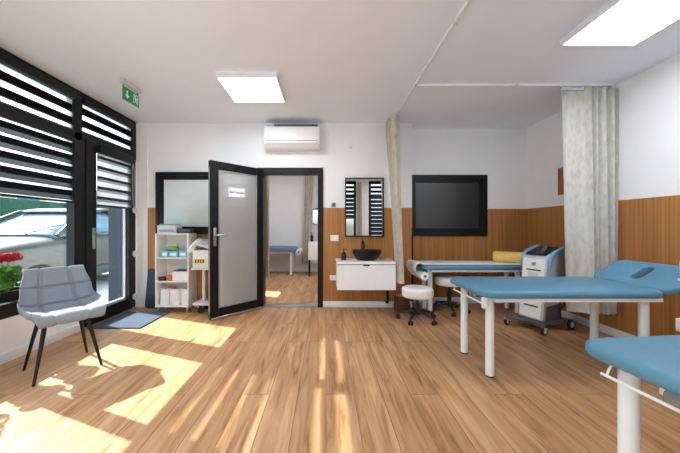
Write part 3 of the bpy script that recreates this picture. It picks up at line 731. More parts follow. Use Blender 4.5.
# paper roll + sheet on far couch
def strip(path, y0, y1, th=.003):
    mb = MB(); A = []
    for x, z in path: A.append((x, z))
    bm = mb.bm; rows = [[bm.verts.new((x, y, z)) for y in (y0, (y0+y1)/2, y1)] for x, z in A]
    for i in range(len(rows)-1):
        for k in range(2): bm.faces.new((rows[i][k], rows[i][k+1], rows[i+1][k+1], rows[i+1][k]))
    bm.normal_update(); bmesh.ops.solidify(bm, geom=list(bm.faces), thickness=th); bmesh.ops.recalc_face_normals(bm, faces=bm.faces); return mb
def smooth(pts, n=6):
    out = []
    P = [Vector((p[0], p[1])) for p in pts]
    for i in range(len(P)-1):
        p0, p1, p2, p3 = P[max(i-1, 0)], P[i], P[i+1], P[min(i+2, len(P)-1)]
        for k in range(n):
            s = k/n
            out.append(.5*((2*p1)+(-p0+p2)*s+(2*p0-5*p1+4*p2-p3)*s*s+(-p0+3*p1-3*p2+p3)*s**3))
    out.append(P[-1]); return [(v.x, v.y) for v in out]
t = thing('paper_roll', 'roll of white couch paper pulled over the far couch', 'paper roll', (1.245, 3.76, .51))
f = MB(); f.lathe([(.015, -.23), (.05, -.23), (.05, .165), (.015, .165), (.015, -.23)], n=28, axis='Y'); f.build('roll', M['paper'], t)
f = MB(); f.cyl((0, -.25, 0), (0, .18, 0), .013, n=14); f.build('core_bar', M['dark_grey'], t)
pth = smooth([(.02, -.053), (-.03, -.046), (-.085, .01), (-.112, .07), (-.108, .13), (-.075, .158), (-.02, .152), (.02, .1455), (.06, .1440)])+[(.06+.02*k, .1440) for k in range(1, 65)]
strip(pth, -.235, .172).build('sheet', M['paper'], t)
f = MB(); f.tube([(.0, -.242, 0), (.03, -.242, .04), (.05, -.242, .073)], .006, 8); f.build('holder', M['white_steel'], t)
# bolster
t = thing('bolster', 'mustard yellow cylindrical bolster lying on the far couch', 'bolster', (2.44, 3.69, .6575))
f = MB(); f.lathe([(.001, -.205), (.055, -.205), (.068, -.198), (.073, -.185), (.073, .185), (.068, .198), (.055, .205), (.001, .205)], (0, 0, .0735), 32, axis='X'); f.build('cover', M['yellow'], t)
f = MB(); f.tube([(-.205, .062*math.cos(a*PI/10), .0735+.062*math.sin(a*PI/10)) for a in range(21)], .003, 6); f.build('piping', M['yellow'], t)
t.rotation_euler = (0, 0, math.radians(-28))

# vanity, mirror and roll in next room
t = thing('side_cabinet', 'white cabinet on thin black legs in the next room', 'cabinet', (-.245, 6.55, 0))
f = MB(); f.box(-.16, .2, -.2, .2, .38, .79, .004, 1); f.build('carcass', M['white'], t)
f = MB(); f.box(-.155, .195, -.212, -.2, .385, .74, .003, 1); f.build('door', M['white'], t)
for x in (-.14, .18):
    for y in (-.18, .18):
        f = MB(); f.cyl((x, y, 0), (x, y, .385), .014, n=10); f.build('leg', M['black_metal'], t)
t = thing('round_mirror', 'round black-rimmed mirror on the far wall above the small cabinet', 'mirror', (-.21, YO, 1.39))
f = MB(); f.lathe([(.2, -.02), (.215, -.02), (.215, 0), (.2, 0), (.2, -.02)], n=40, axis='Y'); f.build('rim', M['black_metal'], t)
f = MB(); f.lathe([(.001, -.012), (.202, -.012), (.202, -.002), (.001, -.002)], n=40, axis='Y'); f.build('mirror_glass', M['mirror'], t)
t = thing('soap_bottle', 'small black bottle on the small cabinet in the next room', 'bottle', (-.33, 6.52, .791))
f = MB(); f.lathe([(.001, 0), (.035, 0), (.035, .13), (.014, .15), (.014, .19), (.001, .19)], n=18); f.build('bottle', M['black'], t)
f = MB(); f.tube([(0, 0, .185), (0, 0, .21), (-.03, -.01, .212)], .007, 8); f.build('pump', M['black'], t)
t = thing('paper_roll', 'small roll of white paper at the end of the couch in the next room', 'paper roll', (-.63, 6.42, .555))
f = MB(); f.lathe([(.02, 0), (.06, 0), (.06, .5), (.02, .5), (.02, 0)], n=24, axis='Y'); f.build('roll', M['paper'], t)
f = MB(); f.cyl((0, -.02, 0), (0, .52, 0), .018, n=14); f.build('core_bar', M['dark_grey'], t)

# ------------------------------------------------------------------ stools
def stool(label, loc, rz, hgt):
    t = thing('rolling_stool', label, 'stool', loc, rz, 'white rolling stools')
    f = MB(); R_ = .185; zt = hgt; zb = hgt-.115
    f.lathe([(.001, zb), (R_-.02, zb), (R_-.005, zb+.008), (R_, zb+.02), (R_, zt-.03), (R_-.006, zt-.014), (R_-.022, zt-.004), (R_-.06, zt), (.001, zt)], n=40); f.build('seat', M['white_vinyl'], t)
    f = MB(); f.cyl((0, 0, .10), (0, 0, zb-.08), .026, n=18); f.cyl((0, 0, zb-.1), (0, 0, zb), .016, n=16); f.cyl((0, 0, zb-.012), (0, 0, zb), .06, n=20); f.build('gas_column', M['black'], t)
    f = MB(); f.lathe([(.001, .075), (.04, .075), (.045, .09), (.04, .125), (.03, .135), (.001, .135)], n=20); f.build('hub', M['black'], t)
    for k in range(5):
        a = 2*PI*k/5; c, s = math.cos(a), math.sin(a)
        f = MB(); f.tube([(.03*c, .03*s, .105), (.12*c, .12*s, .095), (.225*c, .225*s, .072)], [.02, .017, .013], 10); lg = f.build('leg', M['black'], t)
        f = MB(); px, py = .23*c, .23*s
        f.cyl((px, py, .045), (px, py, .078), .008, n=8)
        for q in (-1, 1): f.cyl((px-s*q*.006, py+c*q*.006, .026), (px-s*q*.022, py+c*q*.022, .026), .026, n=18, bev=.003)
        f.cyl((px-s*.012, py+c*.012, .03), (px+s*.012, py-c*.012, .03), .016, n=12)
        f.build('caster', M['rubber'], lg)
    return t
s1 = stool('white round rolling stool standing in front of the washstand basket', (1.11, 3.40, 0), .3, .40)
s2 = stool('white round rolling stool tucked underneath the far couch', (1.655, 3.76, 0), .75, .47)

# ------------------------------------------------------------------ shock-wave style therapy machine
t = thing('therapy_machine', 'white and charcoal therapy machine on castors behind the big couch', 'therapy machine', (2.385, 3.15, 0))
f = MB()
f.prism([(-.20, -.20), (-.08, -.13), (.20, -.14), (.29, -.20), (.31, -.18), (.22, 0), (.31, .18), (.29, .20), (.20, .14), (-.10, .13), (-.26, .20), (-.285, .17), (-.16, 0), (-.225, -.17)], .075, .115, 'Z', .008)
f.build('base', M['dark_grey'], t)
f = MB(); f.prism([(-.11, .11), (.21, .11), (.17, .30), (-.08, .28)], -.128, .128, 'Y', .012); f.build('lower_housing', M['dark_grey'], t)
for x, y, r in ((-.19, -.185, .042), (-.25, .185, .038), (.275, -.175, .058), (.275, .175, .058)):
    f = MB(); f.cyl((x, y-.012, r), (x, y+.012, r), r, n=24, bev=.006); w = f.build('castor', M['rubber'], t)
    f = MB(); f.cyl((x, y-.0135, r), (x, y+.0135, r), r*.55, n=20); f.box(x-.018, x+.018, y-.02, y+.02, r*1.5, .08, .004, 1); f.build('castor_hub', M['light_grey'], w)
# leaning body: profile in x/z, seen from the side
f = MB(); f.prism([(-.135, .12), (-.085, .12), (-.07, .27), (.145, .29), (.215, .80), (.225, .90), (.20, .915), (-.03, .835), (-.06, .80)], -.135, .135, 'Y', .008); f.build('body', M['shell_grey'], t)
f = MB()   # front panel strip proud of the leaning front face
def front(z0, z1, d, y0, y1):
    X = lambda z: -.135+(z-.12)/.68*.075
    return [Vector((X(z)-d, y, z)) for z, y in ((z0, y0), (z0, y1), (z1, y1), (z1, y0))], [Vector((X(z)+.02, y, z)) for z, y in ((z0, y0), (z0, y1), (z1, y1), (z1, y0))]
a, c = front(.14, .795, .012, -.115, .115); f.rings([a, c]); fp = f.build('front_panel', M['white'], t)
for z0, z1 in ((.26, .275), (.40, .415), (.545, .56), (.66, .675)):
    f = MB(); a, c = front(z0, z1, .0155, -.085, .07); f.rings([a, c]); f.build('drawer_slot', M['black'], fp)
f = MB(); a, c = front(.585, .645, .0155, -.06, .05); f.rings([a, c]); f.build('display', M['light_grey'], fp)
f = MB(); f.lathe([(.001, -.02), (.018, -.02), (.02, -.016), (.02, .0), (.001, .0)], (-.078, -.01, .735), 18, axis='X'); f.build('dial', M['grey_plastic'], fp)
f = MB(); f.prism([(-.05, .832), (-.02, .855), (.17, .925), (.19, .918), (.185, .90), (-.02, .828)], -.11, .11, 'Y', .004); f.build('control_screen', M['black'], t)
for q in (-1, 1):
    f = MB(); f.prism([(-.065, .70), (-.035, .70), (.0, .80), (.04, .85), (.20, .905), (.225, .885), (.225, .80), (.255, .80), (.262, .89), (.245, .925), (.21, .942), (.03, .885), (-.03, .835)], *sorted((q*.132, q*.165)), 'Y', .008); f.build('side_handle', M['blue_trim'], t)
f = MB(); f.tube([(.0, -.05, .868), (.06, -.03, .905), (.14, 0, .93), (.2, .02, .935), (.235, .02, .90)], .015, 12); f.tube([(.05, -.03, .90), (.12, -.01, .928)], .021, 12); f.build('handpiece', M['dark_grey'], t)
f = MB(); f.tube([(.235, .02, .90), (.26, .0, .75), (.25, -.05, .5), (.24, -.12, .34), (.20, -.15, .27), (.14, -.155, .25), (.12, -.15, .21)], .008, 8); f.build('cable', M['black'], t)
t.rotation_euler = (0, 0, math.radians(20)); t.scale = (.98, .98, .98)

# device trolley cut by the frame edge
t = thing('device_trolley', 'white trolley with a mint green device cut off by the picture edge', 'trolley', (2.62, 1.84, 0))
f = MB(); f.box(-.20, .2, -.10, .10, .41, .43, .006, 2); f.box(-.2, -.19, -.10, .10, .43, .50, .002, 1); f.box(-.19, .2, .09, .10, .43, .50, .002, 1); f.build('tray', M['white'], t)
f = MB(); f.cyl((.12, 0, .06), (.12, 0, .76), .02, n=16); f.build('column', M['white_steel'], t)
f = MB(); f.box(-.19, .19, -.10, .10, .755, .775, .006, 1); f.build('shelf', M['white'], t)
f = MB(); f.box(-.20, .18, -.095, .095, .775, .915, .03, 4); dv = f.build('mint_device', M['mint'], t)
f = MB(); f.box(-.203, -.195, -.06, .06, .81, .87, .004, 1); f.build('device_screen', M['black'], dv)
f = MB(); f.box(-.12, .2, -.02, .02, .05, .08, .006, 1); f.box(.10, .14, -.12, .12, .05, .08, .006, 1); f.build('foot_frame', M['white_steel'], t)
for x, y in ((-.10, 0), (.18, 0), (.12, -.10), (.12, .10)):
    f = MB(); f.cyl((x, y-.01, .027), (x, y+.01, .027), .027, n=16); f.build('castor', M['rubber'], t)

# ------------------------------------------------------------------ shelf unit and its contents
SX0, SX1, SY0, SY1 = -2.246, -1.808, 3.68, 3.925
t = thing('shelf_unit', 'white open shelf unit with three compartments under the frosted window', 'shelf unit', ((SX0+SX1)/2, SY0, 0))
hw = (SX1-SX0)/2; dp = SY1-SY0
for s in (-1, 1):
    f = MB(); f.box(s*hw-(.016 if s > 0 else 0), s*hw+(.016 if s < 0 else 0), 0, dp, .07, 1.045, .002, 1); f.build('side_panel', M['white'], t)
f = MB(); f.box(-hw+.016, hw-.016, dp-.006, dp, .08, 1.03); f.build('back_panel', M['white'], t)
for z0, nm in ((.075, 'bottom_board'), (.40, 'shelf'), (.712, 'shelf'), (1.029, 'top_board')):
    f = MB(); f.box(-hw+.016, hw-.016, 0, dp-.006, z0, z0+.016, .001, 1); f.build(nm, M['white'], t)
for x in (-hw+.03, hw-.03):
    for y in (.04, dp-.04):
        f = MB(); f.cyl((x, y, 0), (x, y, .076), .017, .02, n=14); f.build('leg', M['chrome'], t)
cx = (SX0+SX1)/2
# printer on top
t = thing('label_printer', 'light grey printer on top of the shelf unit', 'printer', (-2.11, 3.79, 1.045))
f = MB(); f.box(-.125, .125, -.09, .09, 0, .11, .012, 3); f.build('body', M['light_grey'], t)
f = MB(); f.box(-.10, .10, -.0925, -.085, .02, .05, .002, 1); f.build('paper_slot', M['grey_plastic'], t)
f = MB(); f.box(-.11, .11, -.06, .07, .108, .125, .006, 2); f.build('lid', M['grey_plastic'], t)
o = MB().box(-.09, .09, -.07, .07, 0, .06, .01, 2).build('document_tray', M['dark_grey'], loc=(-1.90, 3.79, 1.045)); tag(o, 'flat dark grey tray on top of the shelf unit beside the printer', 'tray')
# top compartment
z = .7295
for i, (x, w_, hh_, lb) in enumerate(((-2.135, .10, .085, 'light blue carton nearest the oak panelling side on the shelf'), (-2.02, .12, .078, 'light blue carton in the middle of three on the top shelf'), (-1.895, .11, .085, 'light blue carton of the three closest to the white cart'))):
    tt = thing('glove_box', lb, 'carton', (x, 3.76+.004*i, z), 0, 'light blue cartons')
    f = MB(); f.box(-w_/2, w_/2, -.06, .06, 0, hh_, .003, 1); f.build('carton', M['tile_blue'], tt)
    f = MB(); f.box(-w_/2+.02, w_/2-.02, -.0615, -.058, .02, hh_-.025); f.build('label_patch', M['paper'], tt)
o = MB().slab(-.07, .07, -.04, .04, 0, .045, .02, .015, puff=.01).build('wipes_pack', M['green_pack'], loc=(-2.06, 3.77, z+.0855)); tag(o, 'soft green wipes pack lying on the blue cartons', 'wipes pack')
o = MB().slab(-.045, .045, -.03, .03, 0, .025, .015, .01, puff=.006).build('wipes_pack', M['label_yellow'], loc=(-2.05, 3.77, z+.1415)); tag(o, 'small yellow packet on top of the green wipes pack', 'wipes pack')
# middle compartment
z = .4175
t = thing('storage_box', 'white storage box with dark lid on the middle shelf', 'box', (-1.915, 3.78, z))
f = MB(); f.box(-.115, .085, -.085, .085, 0, .125, .004, 1); f.build('body', M['white'], t)
f = MB(); f.box(-.117, .087, -.087, .087, .125, .135, .003, 1); f.build('lid', M['dark_grey'], t)
o = MB().lathe([(.001, 0), (.03, 0), (.04, .01), (.042, .045), (.03, .068), (.012, .074), (.001, .075)], n=20).build('tape_roll', M['orange'], loc=(-2.085, 3.74, z)); tag(o, 'round orange container on the middle shelf beside the white box', 'container')
t = thing('black_pouch', 'flat black pouch at the end of the middle shelf', 'pouch', (-2.175, 3.755, z))
f = MB(); f.slab(-.045, .045, -.05, .05, 0, .04, .02, .014, puff=.006); f.build('body', M['black'], t)
f = MB(); f.tube([(-.03, -.045, .03), (.0, -.052, .028), (.03, -.045, .03)], .003, 6); f.build('zip', M['grey_plastic'], t)
# paper rolls in the lowest compartment
z = .0925
for i, (x, y) in enumerate(((-2.155, 3.765), (-2.02, 3.755), (-1.89, 3.775))):
    tt = thing('towel_roll', ['thick white towel roll standing at the mat side of the lowest shelf', 'thick white towel roll in the middle of the lowest shelf', 'thick white towel roll on the lowest shelf nearest the cart'][i], 'paper roll', (x, y, z), 0, 'white towel rolls')
    f = MB(); f.lathe([(.02, 0), (.06, 0), (.063, .004), (.063, .206), (.06, .21), (.02, .21), (.02, 0)], n=28); f.build('paper', M['paper'], tt)
    f = MB(); f.lathe([(.017, .002), (.02, .002), (.02, .212), (.017, .212), (.017, .002)], n=20); f.build('core', M['light_wood'], tt)
o = MB().slab(-.05, .05, -.03, .03, 0, .02, .01, .008).build('plastic_scoop', M['orange'], loc=(-2.09, 3.80, z+.2125)); tag(o, 'small orange thing lying on the standing towel rolls', 'scoop')

# navy folded mat leaning on the wall
t = thing('folding_mat', 'dark navy rounded mat leaning beside the shelf unit', 'mat', (-2.39, 3.89, 0))
f = MB()
mt = Matrix.Translation((0, 0, 0)) @ Matrix.Rotation(math.radians(82), 4, 'X')
f.slab(-.125, .125, 0, .65, -.02, .02, .05, .015, mtx=mt); f.build('pad', M['navy'], t)
f = MB(); f.tube([mt @ Vector((-.05, .60, .02)), mt @ Vector((-.04, .61, .035)), mt @ Vector((.04, .61, .035)), mt @ Vector((.05, .60, .02))], .006, 8); f.build('carry_strap', M['black'], t)

# white cart behind the open door
t = thing('instrument_cart', 'white wheeled cart with labelled box partly behind the open door', 'cart', (-1.51, 3.74, 0))
f = MB(); f.box(-.22, .2, -.12, .15, .60, .83, .012, 2); f.build('body', M['white'], t)
f = MB(); f.box(-.23, .21, -.13, .16, .575, .60, .006, 1); f.build('tray', M['white_steel'], t)
f = MB(); f.box(-.19, -.06, -.1235, -.118, .66, .715); lb_ = f.build('label_strip', M['label_yellow'], t)
f = MB()
for k in range(4): f.box(-.18+k*.032, -.165+k*.032, -.1245, -.123, .668, .707)
f.build('label_print', M['ink'], lb_)
f = MB(); f.cyl((-.12, .0, .14), (-.12, .0, .58), .022, n=16); f.build('post', M['white_steel'], t)
f = MB(); f.cyl((.13, .0, .14), (.13, .0, .58), .022, n=16); f.build('post', M['white_steel'], t)
f = MB(); f.box(-.22, .2, -.12, .14, .11, .145, .01, 2); f.build('base', M['white_steel'], t)
for x in (-.13, .14):
    for y in (-.08, .10):
        f = MB(); f.cyl((x, y-.012, .042), (x, y+.012, .042), .042, n=20, bev=.005); f.box(x-.014, x+.014, y-.018, y+.018, .06, .112, .003, 1); f.build('castor', M['rubber'], t)
t = thing('pale_patch_box', 'added white box behind the frosted door, standing in for a pale patch in its glass', 'box', (-1.13, YB-WT, .46))  # guessed box, added to make the pale patch in the frosted glass
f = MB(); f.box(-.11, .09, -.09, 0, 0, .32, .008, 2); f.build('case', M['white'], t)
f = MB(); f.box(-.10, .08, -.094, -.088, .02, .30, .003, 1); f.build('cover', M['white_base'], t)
# cloth on the cart: sagging sheet
mb = MB(); bm = mb.bm; rows = []
for i in range(15):
    u = i/14; row = []
    for j in range(9):
        v = j/8; x = -.27+.46*u; y = -.15+.30*v
        z = .975+.03*math.sin(6*u+1)*math.sin(3*v+.5)-.05*u
        if u < .25: z -= (.25-u)**1.3*.75
        if v < .15: z -= (.15-v)*.35
        row.append(bm.verts.new((x, y, z)))
    rows.append(row)
for i in range(14):
    for j in range(8): bm.faces.new((rows[i][j], rows[i+1][j], rows[i+1][j+1], rows[i][j+1]))
bm.normal_update(); bmesh.ops.solidify(bm, geom=list(bm.faces), thickness=.045); bmesh.ops.recalc_face_normals(bm, faces=bm.faces)
o = mb.build('folded_sheet', M['paper'], loc=(-1.51, 3.75, 0), ang=70); tag(o, 'crumpled white sheet lying on the cart behind the open door', 'sheet')

# door mat
t = thing('door_mat', 'blue grey door mat on the floor by the glazed door', 'door mat', (-2.345, 3.41, 0))
f = MB(); f.box(-.29, .29, -.31, .31, 0, .008, .003, 1); f.build('edge_border', M['navy'], t)
f = MB(); f.box(-.28, .28, -.30, .30, .004, .012, .003, 1); f.build('pile', M['mat_cloth'], t)

# ------------------------------------------------------------------ the grey chair
t = thing('shell_chair', 'grey quilted shell chair with black legs by the window', 'chair', (-2.11, 2.25, 0), math.atan2(-.585, .811)+PI/2)
# local frame: -Y is the front
prof = smooth([(-.275, .425), (-.285, .455), (-.25, .482), (-.12, .468), (.05, .448), (.15, .462), (.205, .515), (.245, .62), (.275, .70), (.295, .762), (.305, .782)], 16)
Np = len(prof)
arc = [0]
for i in range(1, Np): arc.append(arc[-1]+math.hypot(prof[i][0]-prof[i-1][0], prof[i][1]-prof[i-1][1]))
Ltot = arc[-1]
def lerp(tab, s):
    for (a, va), (b_, vb) in zip(tab[:-1], tab[1:]):
        if s <= b_: k = (s-a)/(b_-a); k = k*k*(3-2*k); return va+(vb-va)*k
    return tab[-1][1]
Wd = [(0, .185), (.08, .205), (.25, .235), (.45, .245), (.58, .240), (.75, .220), (1, .190)]
Lift = [(0, .0), (.15, .03), (.40, .085), (.55, .085), (.7, .035), (1, .0)]
Fwd = [(0, 0), (.4, 0), (.55, .06), (.75, .07), (1, .03)]
nu = 84
def shell(s0, s1, name, quilt):
    mb = MB(); bm = mb.bm; top = []; bot = []
    idx = [i for i in range(Np) if s0 <= arc[i]/Ltot <= s1]
    for i in idx:
        s = arc[i]/Ltot; y, z = prof[i]
        i0, i1 = max(i-1, 0), min(i+1, Np-1)
        ty, tz = prof[i1][0]-prof[i0][0], prof[i1][1]-prof[i0][1]; l_ = math.hypot(ty, tz); ny, nz = -tz/l_, ty/l_
        ra, rb = [], []
        for k in range(nu+1):
            u = -1+2*k/nu; W = lerp(Wd, s); e = abs(u)**3.2
            x = W*math.sin(u*PI/2*.92)/math.sin(PI/2*.92)
            yy = y-lerp(Fwd, s)*abs(u)**2.2; zz = z+lerp(Lift, s)*e
            gx = min(abs(u+1/3), abs(u-1/3)); rows_ = [(s-a)*Ltot for a in ((.18, .38) if not quilt else (.62, .80))]; gs = min(abs(r) for r in rows_)
            d = -.02*math.exp(-(gx*W/.010)**2)-.02*math.exp(-(gs/.010)**2)
            if not quilt: d *= .5
            edge = min(1, (1-abs(u))*W/.03); se = min(1, (s-s0)*Ltot/.03 if s0 > 0 or True else 1, (s1-s)*Ltot/.03)
            thk = .022*math.sqrt(max(.03, edge*(2-edge)))*math.sqrt(max(.05, se*(2-se)) if (s0 == 0 or s1 == 1) else 1)
            ra.append(bm.verts.new((x, yy+ny*(thk+d), zz+nz*(thk+d)))); rb.append(bm.verts.new((x, yy-ny*thk, zz-nz*thk)))
        top.append(ra); bot.append(rb)
    n = len(top)
    for i in range(n-1):
        for k in range(nu):
            bm.faces.new((top[i][k], top[i][k+1], top[i+1][k+1], top[i+1][k])); bm.faces.new((bot[i][k], bot[i+1][k], bot[i+1][k+1], bot[i][k+1]))
        bm.faces.new((top[i][0], top[i+1][0], bot[i+1][0], bot[i][0])); bm.faces.new((top[i][nu], bot[i][nu], bot[i+1][nu], top[i+1][nu]))
    for k in range(nu):
        bm.faces.new((top[0][k], bot[0][k], bot[0][k+1], top[0][k+1])); bm.faces.new((top[-1][k], top[-1][k+1], bot[-1][k+1], bot[-1][k]))
    bmesh.ops.recalc_face_normals(bm, faces=bm.faces)
    return mb.build(name, M['grey_fabric'], t, ang=75)
shell(0, .50, 'seat', False); shell(.49, 1.0, 'backrest', True)
f = MB(); f.box(-.17, .17, -.16, .14, .405, .430, .006, 1); f.build('underframe', M['black_metal'], t)
for sx in (-1, 1):
    for sy in (-1, 1):
        f = MB(); f.tube([(sx*.12, sy*.10, .42), (sx*.15, sy*.145, .25), (sx*.195, sy*.19, .0)], [.016, .0135, .009], 12); f.build('leg', M['black_metal'], t)

# ------------------------------------------------------------------ outside
b = MB(); b.box(-30, XL-.3, -12, 30, -.35, -.15); struct(b.build('ground', M['pavement']), 'grey paved yard outside the glazing', 'ground')
b = MB(); b.box(XL-.3, 20, -20, YF-.2, -.35, -.15); struct(b.build('ground', M['pavement']), 'grey paving outside behind the viewer', 'ground')
# flower box on outer sill
t = thing('flower_box', 'black trough planter on the sill outside the window', 'flower box', (-2.865, 2.22, .372))
f = MB()
for a0, a1, c0, c1, e0, e1 in ((-.085, .085, -.46, .46, 0, .012), (-.085, -.073, -.46, .46, .012, .19), (.073, .085, -.46, .46, .012, .19), (-.073, .073, -.46, -.448, .012, .19), (-.073, .073, .448, .46, .012, .19)): f.box(a0, a1, c0, c1, e0, e1, .003, 1)
f.build('trough', M['black'], t)
f = MB(); f.box(-.073, .073, -.448, .448, .012, .165); f.build('soil', M['soil'], t)
def geranium(label, y, seed):
    rnd = random.Random(seed)
    g = thing('geranium', label, 'plant', (-2.865, y, .54), 0, 'red geraniums in the flower box')
    lf = MB()
    stems = MB()
    for k in range(95):
        a = rnd.uniform(0, 2*PI); r = rnd.uniform(.02, .09); z = rnd.uniform(.06, .23)
        p = Vector((.55*r*math.cos(a), r*math.sin(a), z)); R = rnd.uniform(.022, .04)
        e = Euler((rnd.uniform(-.9, .9), rnd.uniform(-.9, .9), rnd.uniform(0, 6))).to_matrix()
        bm = lf.bm; c = bm.verts.new(p); ring = []
        for q in range(10):
            th = 2*PI*q/10; rr = R*(1+.14*math.cos(5*th)); ring.append(bm.verts.new(p+e @ Vector((rr*math.cos(th), rr*math.sin(th), .008*math.cos(5*th)+.006))))
        for q in range(10): bm.faces.new((c, ring[q], ring[(q+1) % 10]))
        if k % 5 == 0: stems.tube([(0, y*0, 0), (p.x*.6, p.y*.6, z*.6), tuple(p)], .003, 5)
    stems.build('stem', M['leaf'], g)
    lo = lf.build('foliage', M['leaf'], g, ang=180); 
    for k in range(3):
        fx, fy, fz = rnd.uniform(-.03, .05), -.065+.065*k+rnd.uniform(-.01, .01), rnd.uniform(.25, .33)
        st = MB(); st.tube([(0, fy*.4, .05), (fx*.8, fy*.8, .16), (fx, fy, fz)], .0035, 6); so = st.build('flower_stalk', M['leaf'], g)
        fl = MB(); bm = fl.bm
        for q in range(64):
            ph = rnd.uniform(0, 2*PI); ct = rnd.uniform(-.6, 1); sn = math.sqrt(1-ct*ct); d = Vector((sn*math.cos(ph), sn*math.sin(ph), ct)); p = Vector((fx, fy, fz))+Vector((d.x*.05, d.y*.062, d.z*.036))
            qn = d.to_track_quat('Z', 'Y')
            c = bm.verts.new(p+d*.002); ring = [bm.verts.new(p+qn @ Vector((.016*(1+.3*math.cos(5*w))*math.cos(w)*1.1, .016*(1+.3*math.cos(5*w))*math.sin(w), .006))) for w in [2*PI*m_/10 for m_ in range(10)]]
            for w in range(10): bm.faces.new((c, ring[w], ring[(w+1) % 10]))
        fl.build('flower_head', M['petal'], so, ang=180)
geranium('red geranium at the end of the flower box nearest the grey chair', 2.52, 3)
geranium('red geranium in the middle of the flower box, next from the chair', 2.22, 5)
geranium('red geranium at the flower box end farthest from the chair', 1.92, 9)

# navy panel beside the outer door
t = thing('outdoor_panel', 'tall navy blue panel standing outside the glazed door', 'panel', (-3.27, 4.42, -.15))
f = MB(); f.box(-.13, .13, -.05, .05, .02, 2.3, .006, 1); f.build('sheet', M['navy_panel'], t)
f = MB(); f.box(-.17, .17, -.13, .13, 0, .03, .004, 1); f.build('base', M['black_frame'], t)

# silver car
t = thing('car', 'silver grey car parked outside facing the viewer', 'car', (-5.58, 5.98, -.15))
def sring(y, zt, zb, hw_, ex=.38, n=36, taper=1.):
    r = []
    for k in range(n):
        a = 2*PI*k/n; c, s = math.cos(a), math.sin(a)
        x = hw_*math.copysign(abs(c)**ex, c); zz = math.copysign(abs(s)**ex, s)
        if zz > 0: x *= 1-(1-taper)*zz
        r.append(Vector((x, y, (zt+zb)/2+(zt-zb)/2*zz)))
    return r
f = MB(); f.rings([sring(*q) for q in ((-2.34, .66, .42, .5), (-2.30, .78, .32, .68), (-2.18, .90, .26, .80), (-1.9, 1.0, .24, .88), (-1.45, 1.07, .24, .92), (-.95, 1.12, .24, .93), (-.4, 1.15, .24, .93), (.6, 1.16, .24, .94), (1.4, 1.17, .24, .93), (1.95, 1.15, .28, .90), (2.25, 1.08, .36, .82), (2.34, .8, .42, .72))]); f.build('body', M['car'], t)
f = MB(); f.rings([sring(*q, .5, 36, q[4] if False else .80) for q in ((-1.02, 1.16, 1.06, .80), (-.62, 1.40, 1.06, .82), (-.24, 1.595, 1.06, .83), (.3, 1.655, 1.06, .84), (1.0, 1.645, 1.06, .83), (1.6, 1.54, 1.06, .80), (2.1, 1.22, 1.06, .74))]); f.build('window_glass', M['car_glass'], t)
f = MB(); f.rings([sring(*q, .55) for q in ((-.34, 1.60, 1.565, .58), (-.1, 1.665, 1.61, .64), (.3, 1.70, 1.62, .66), (1.0, 1.69, 1.61, .66), (1.55, 1.60, 1.53, .62))]); f.build('roof', M['car'], t)
for s in (-1, 1):
    f = MB(); f.tube([(s*.80, -1.0, 1.12), (s*.735, -.62, 1.40), (s*.665, -.26, 1.59), (s*.65, .3, 1.655), (s*.65, 1.0, 1.65), (s*.68, 1.6, 1.55), (s*.74, 2.05, 1.2)], .035, 10); f.build('roof_pillar', M['car'], t)
    f = MB(); f.tube([(s*.86, .30, 1.12), (s*.69, .30, 1.62)], .035, 8); f.build('door_pillar', M['black'], t)
    f = MB(); f.tube([(s*.92, -.9, 1.10), (s*.93, .2, 1.155), (s*.92, 1.5, 1.165)], .012, 6); f.build('belt_trim', M['chrome'], t)
    f = MB(); f.lathe([(.001, -.09), (.06, -.085), (.085, -.03), (.085, .03), (.05, .07), (.001, .075)], (s*1.02, -.62, 1.20), 16, sy=.75, axis='Y'); f.tube([(s*.86, -.62, 1.14), (s*.97, -.62, 1.17)], .025, 8); f.build('side_mirror', M['black'], t)
    for y in (.12, 1.1):
        f = MB(); f.box(s*.935-.02, s*.935+.02, y-.09, y+.09, .975, 1.0, .008, 2); f.build('door_handle', M['chrome'], t)
    f = MB(); f.box(s*.935-.006, s*.935+.006, -.82, 1.5, .48, .52, .004, 1); f.build('side_moulding', M['black'], t)
    f = MB(); f.lathe([(.001, -.06), (.12, -.06), (.14, -.02), (.13, .03), (.001, .05)], (s*.62, -2.2, .80), 18, sy=.6, axis='Y'); f.build('headlight', M['light_grey'], t)
    for y in (-1.42, 1.42):
        f = MB(); f.lathe([(.20, -.11), (.31, -.11), (.335, -.085), (.335, .085), (.31, .11), (.20, .11)], (s*.84, y, .335), 32, axis='X'); w = f.build('tyre', M['tyre'], t)
        f = MB(); f.lathe([(.001, s*.06-.02), (.06, s*.08), (.19, s*.07), (.21, s*.10), (.215, -s*.05), (.001, -s*.05)], (s*.84, y, .335), 24, axis='X'); f.build('rim', M['chrome'], w)
f = MB(); f.box(-.45, .45, -2.37, -2.28, .50, .66, .02, 2); f.build('grille', M['black'], t)
for x in (-.35, .25):
    f = MB(); f.tube([(x, -1.02, 1.16), (x+.25, -.86, 1.275), (x+.48, -.80, 1.32)], .009, 6); f.build('wiper', M['black'], t)

# green fence
t = thing('fence', 'green sheet fence behind the parked car', 'fence', (-9.0, 12, -.15))
f = MB(); f.box(-.02, .02, -11, 12, .05, 2.1, .004, 1); f.build('sheet', M['green_fence'], t)
for k in range(9):
    f = MB(); y = -10.9+k*2.85; f.box(.02, .09, y, y+.07, 0, 2.12, .004, 1); f.build('post', M['green_fence'], t)
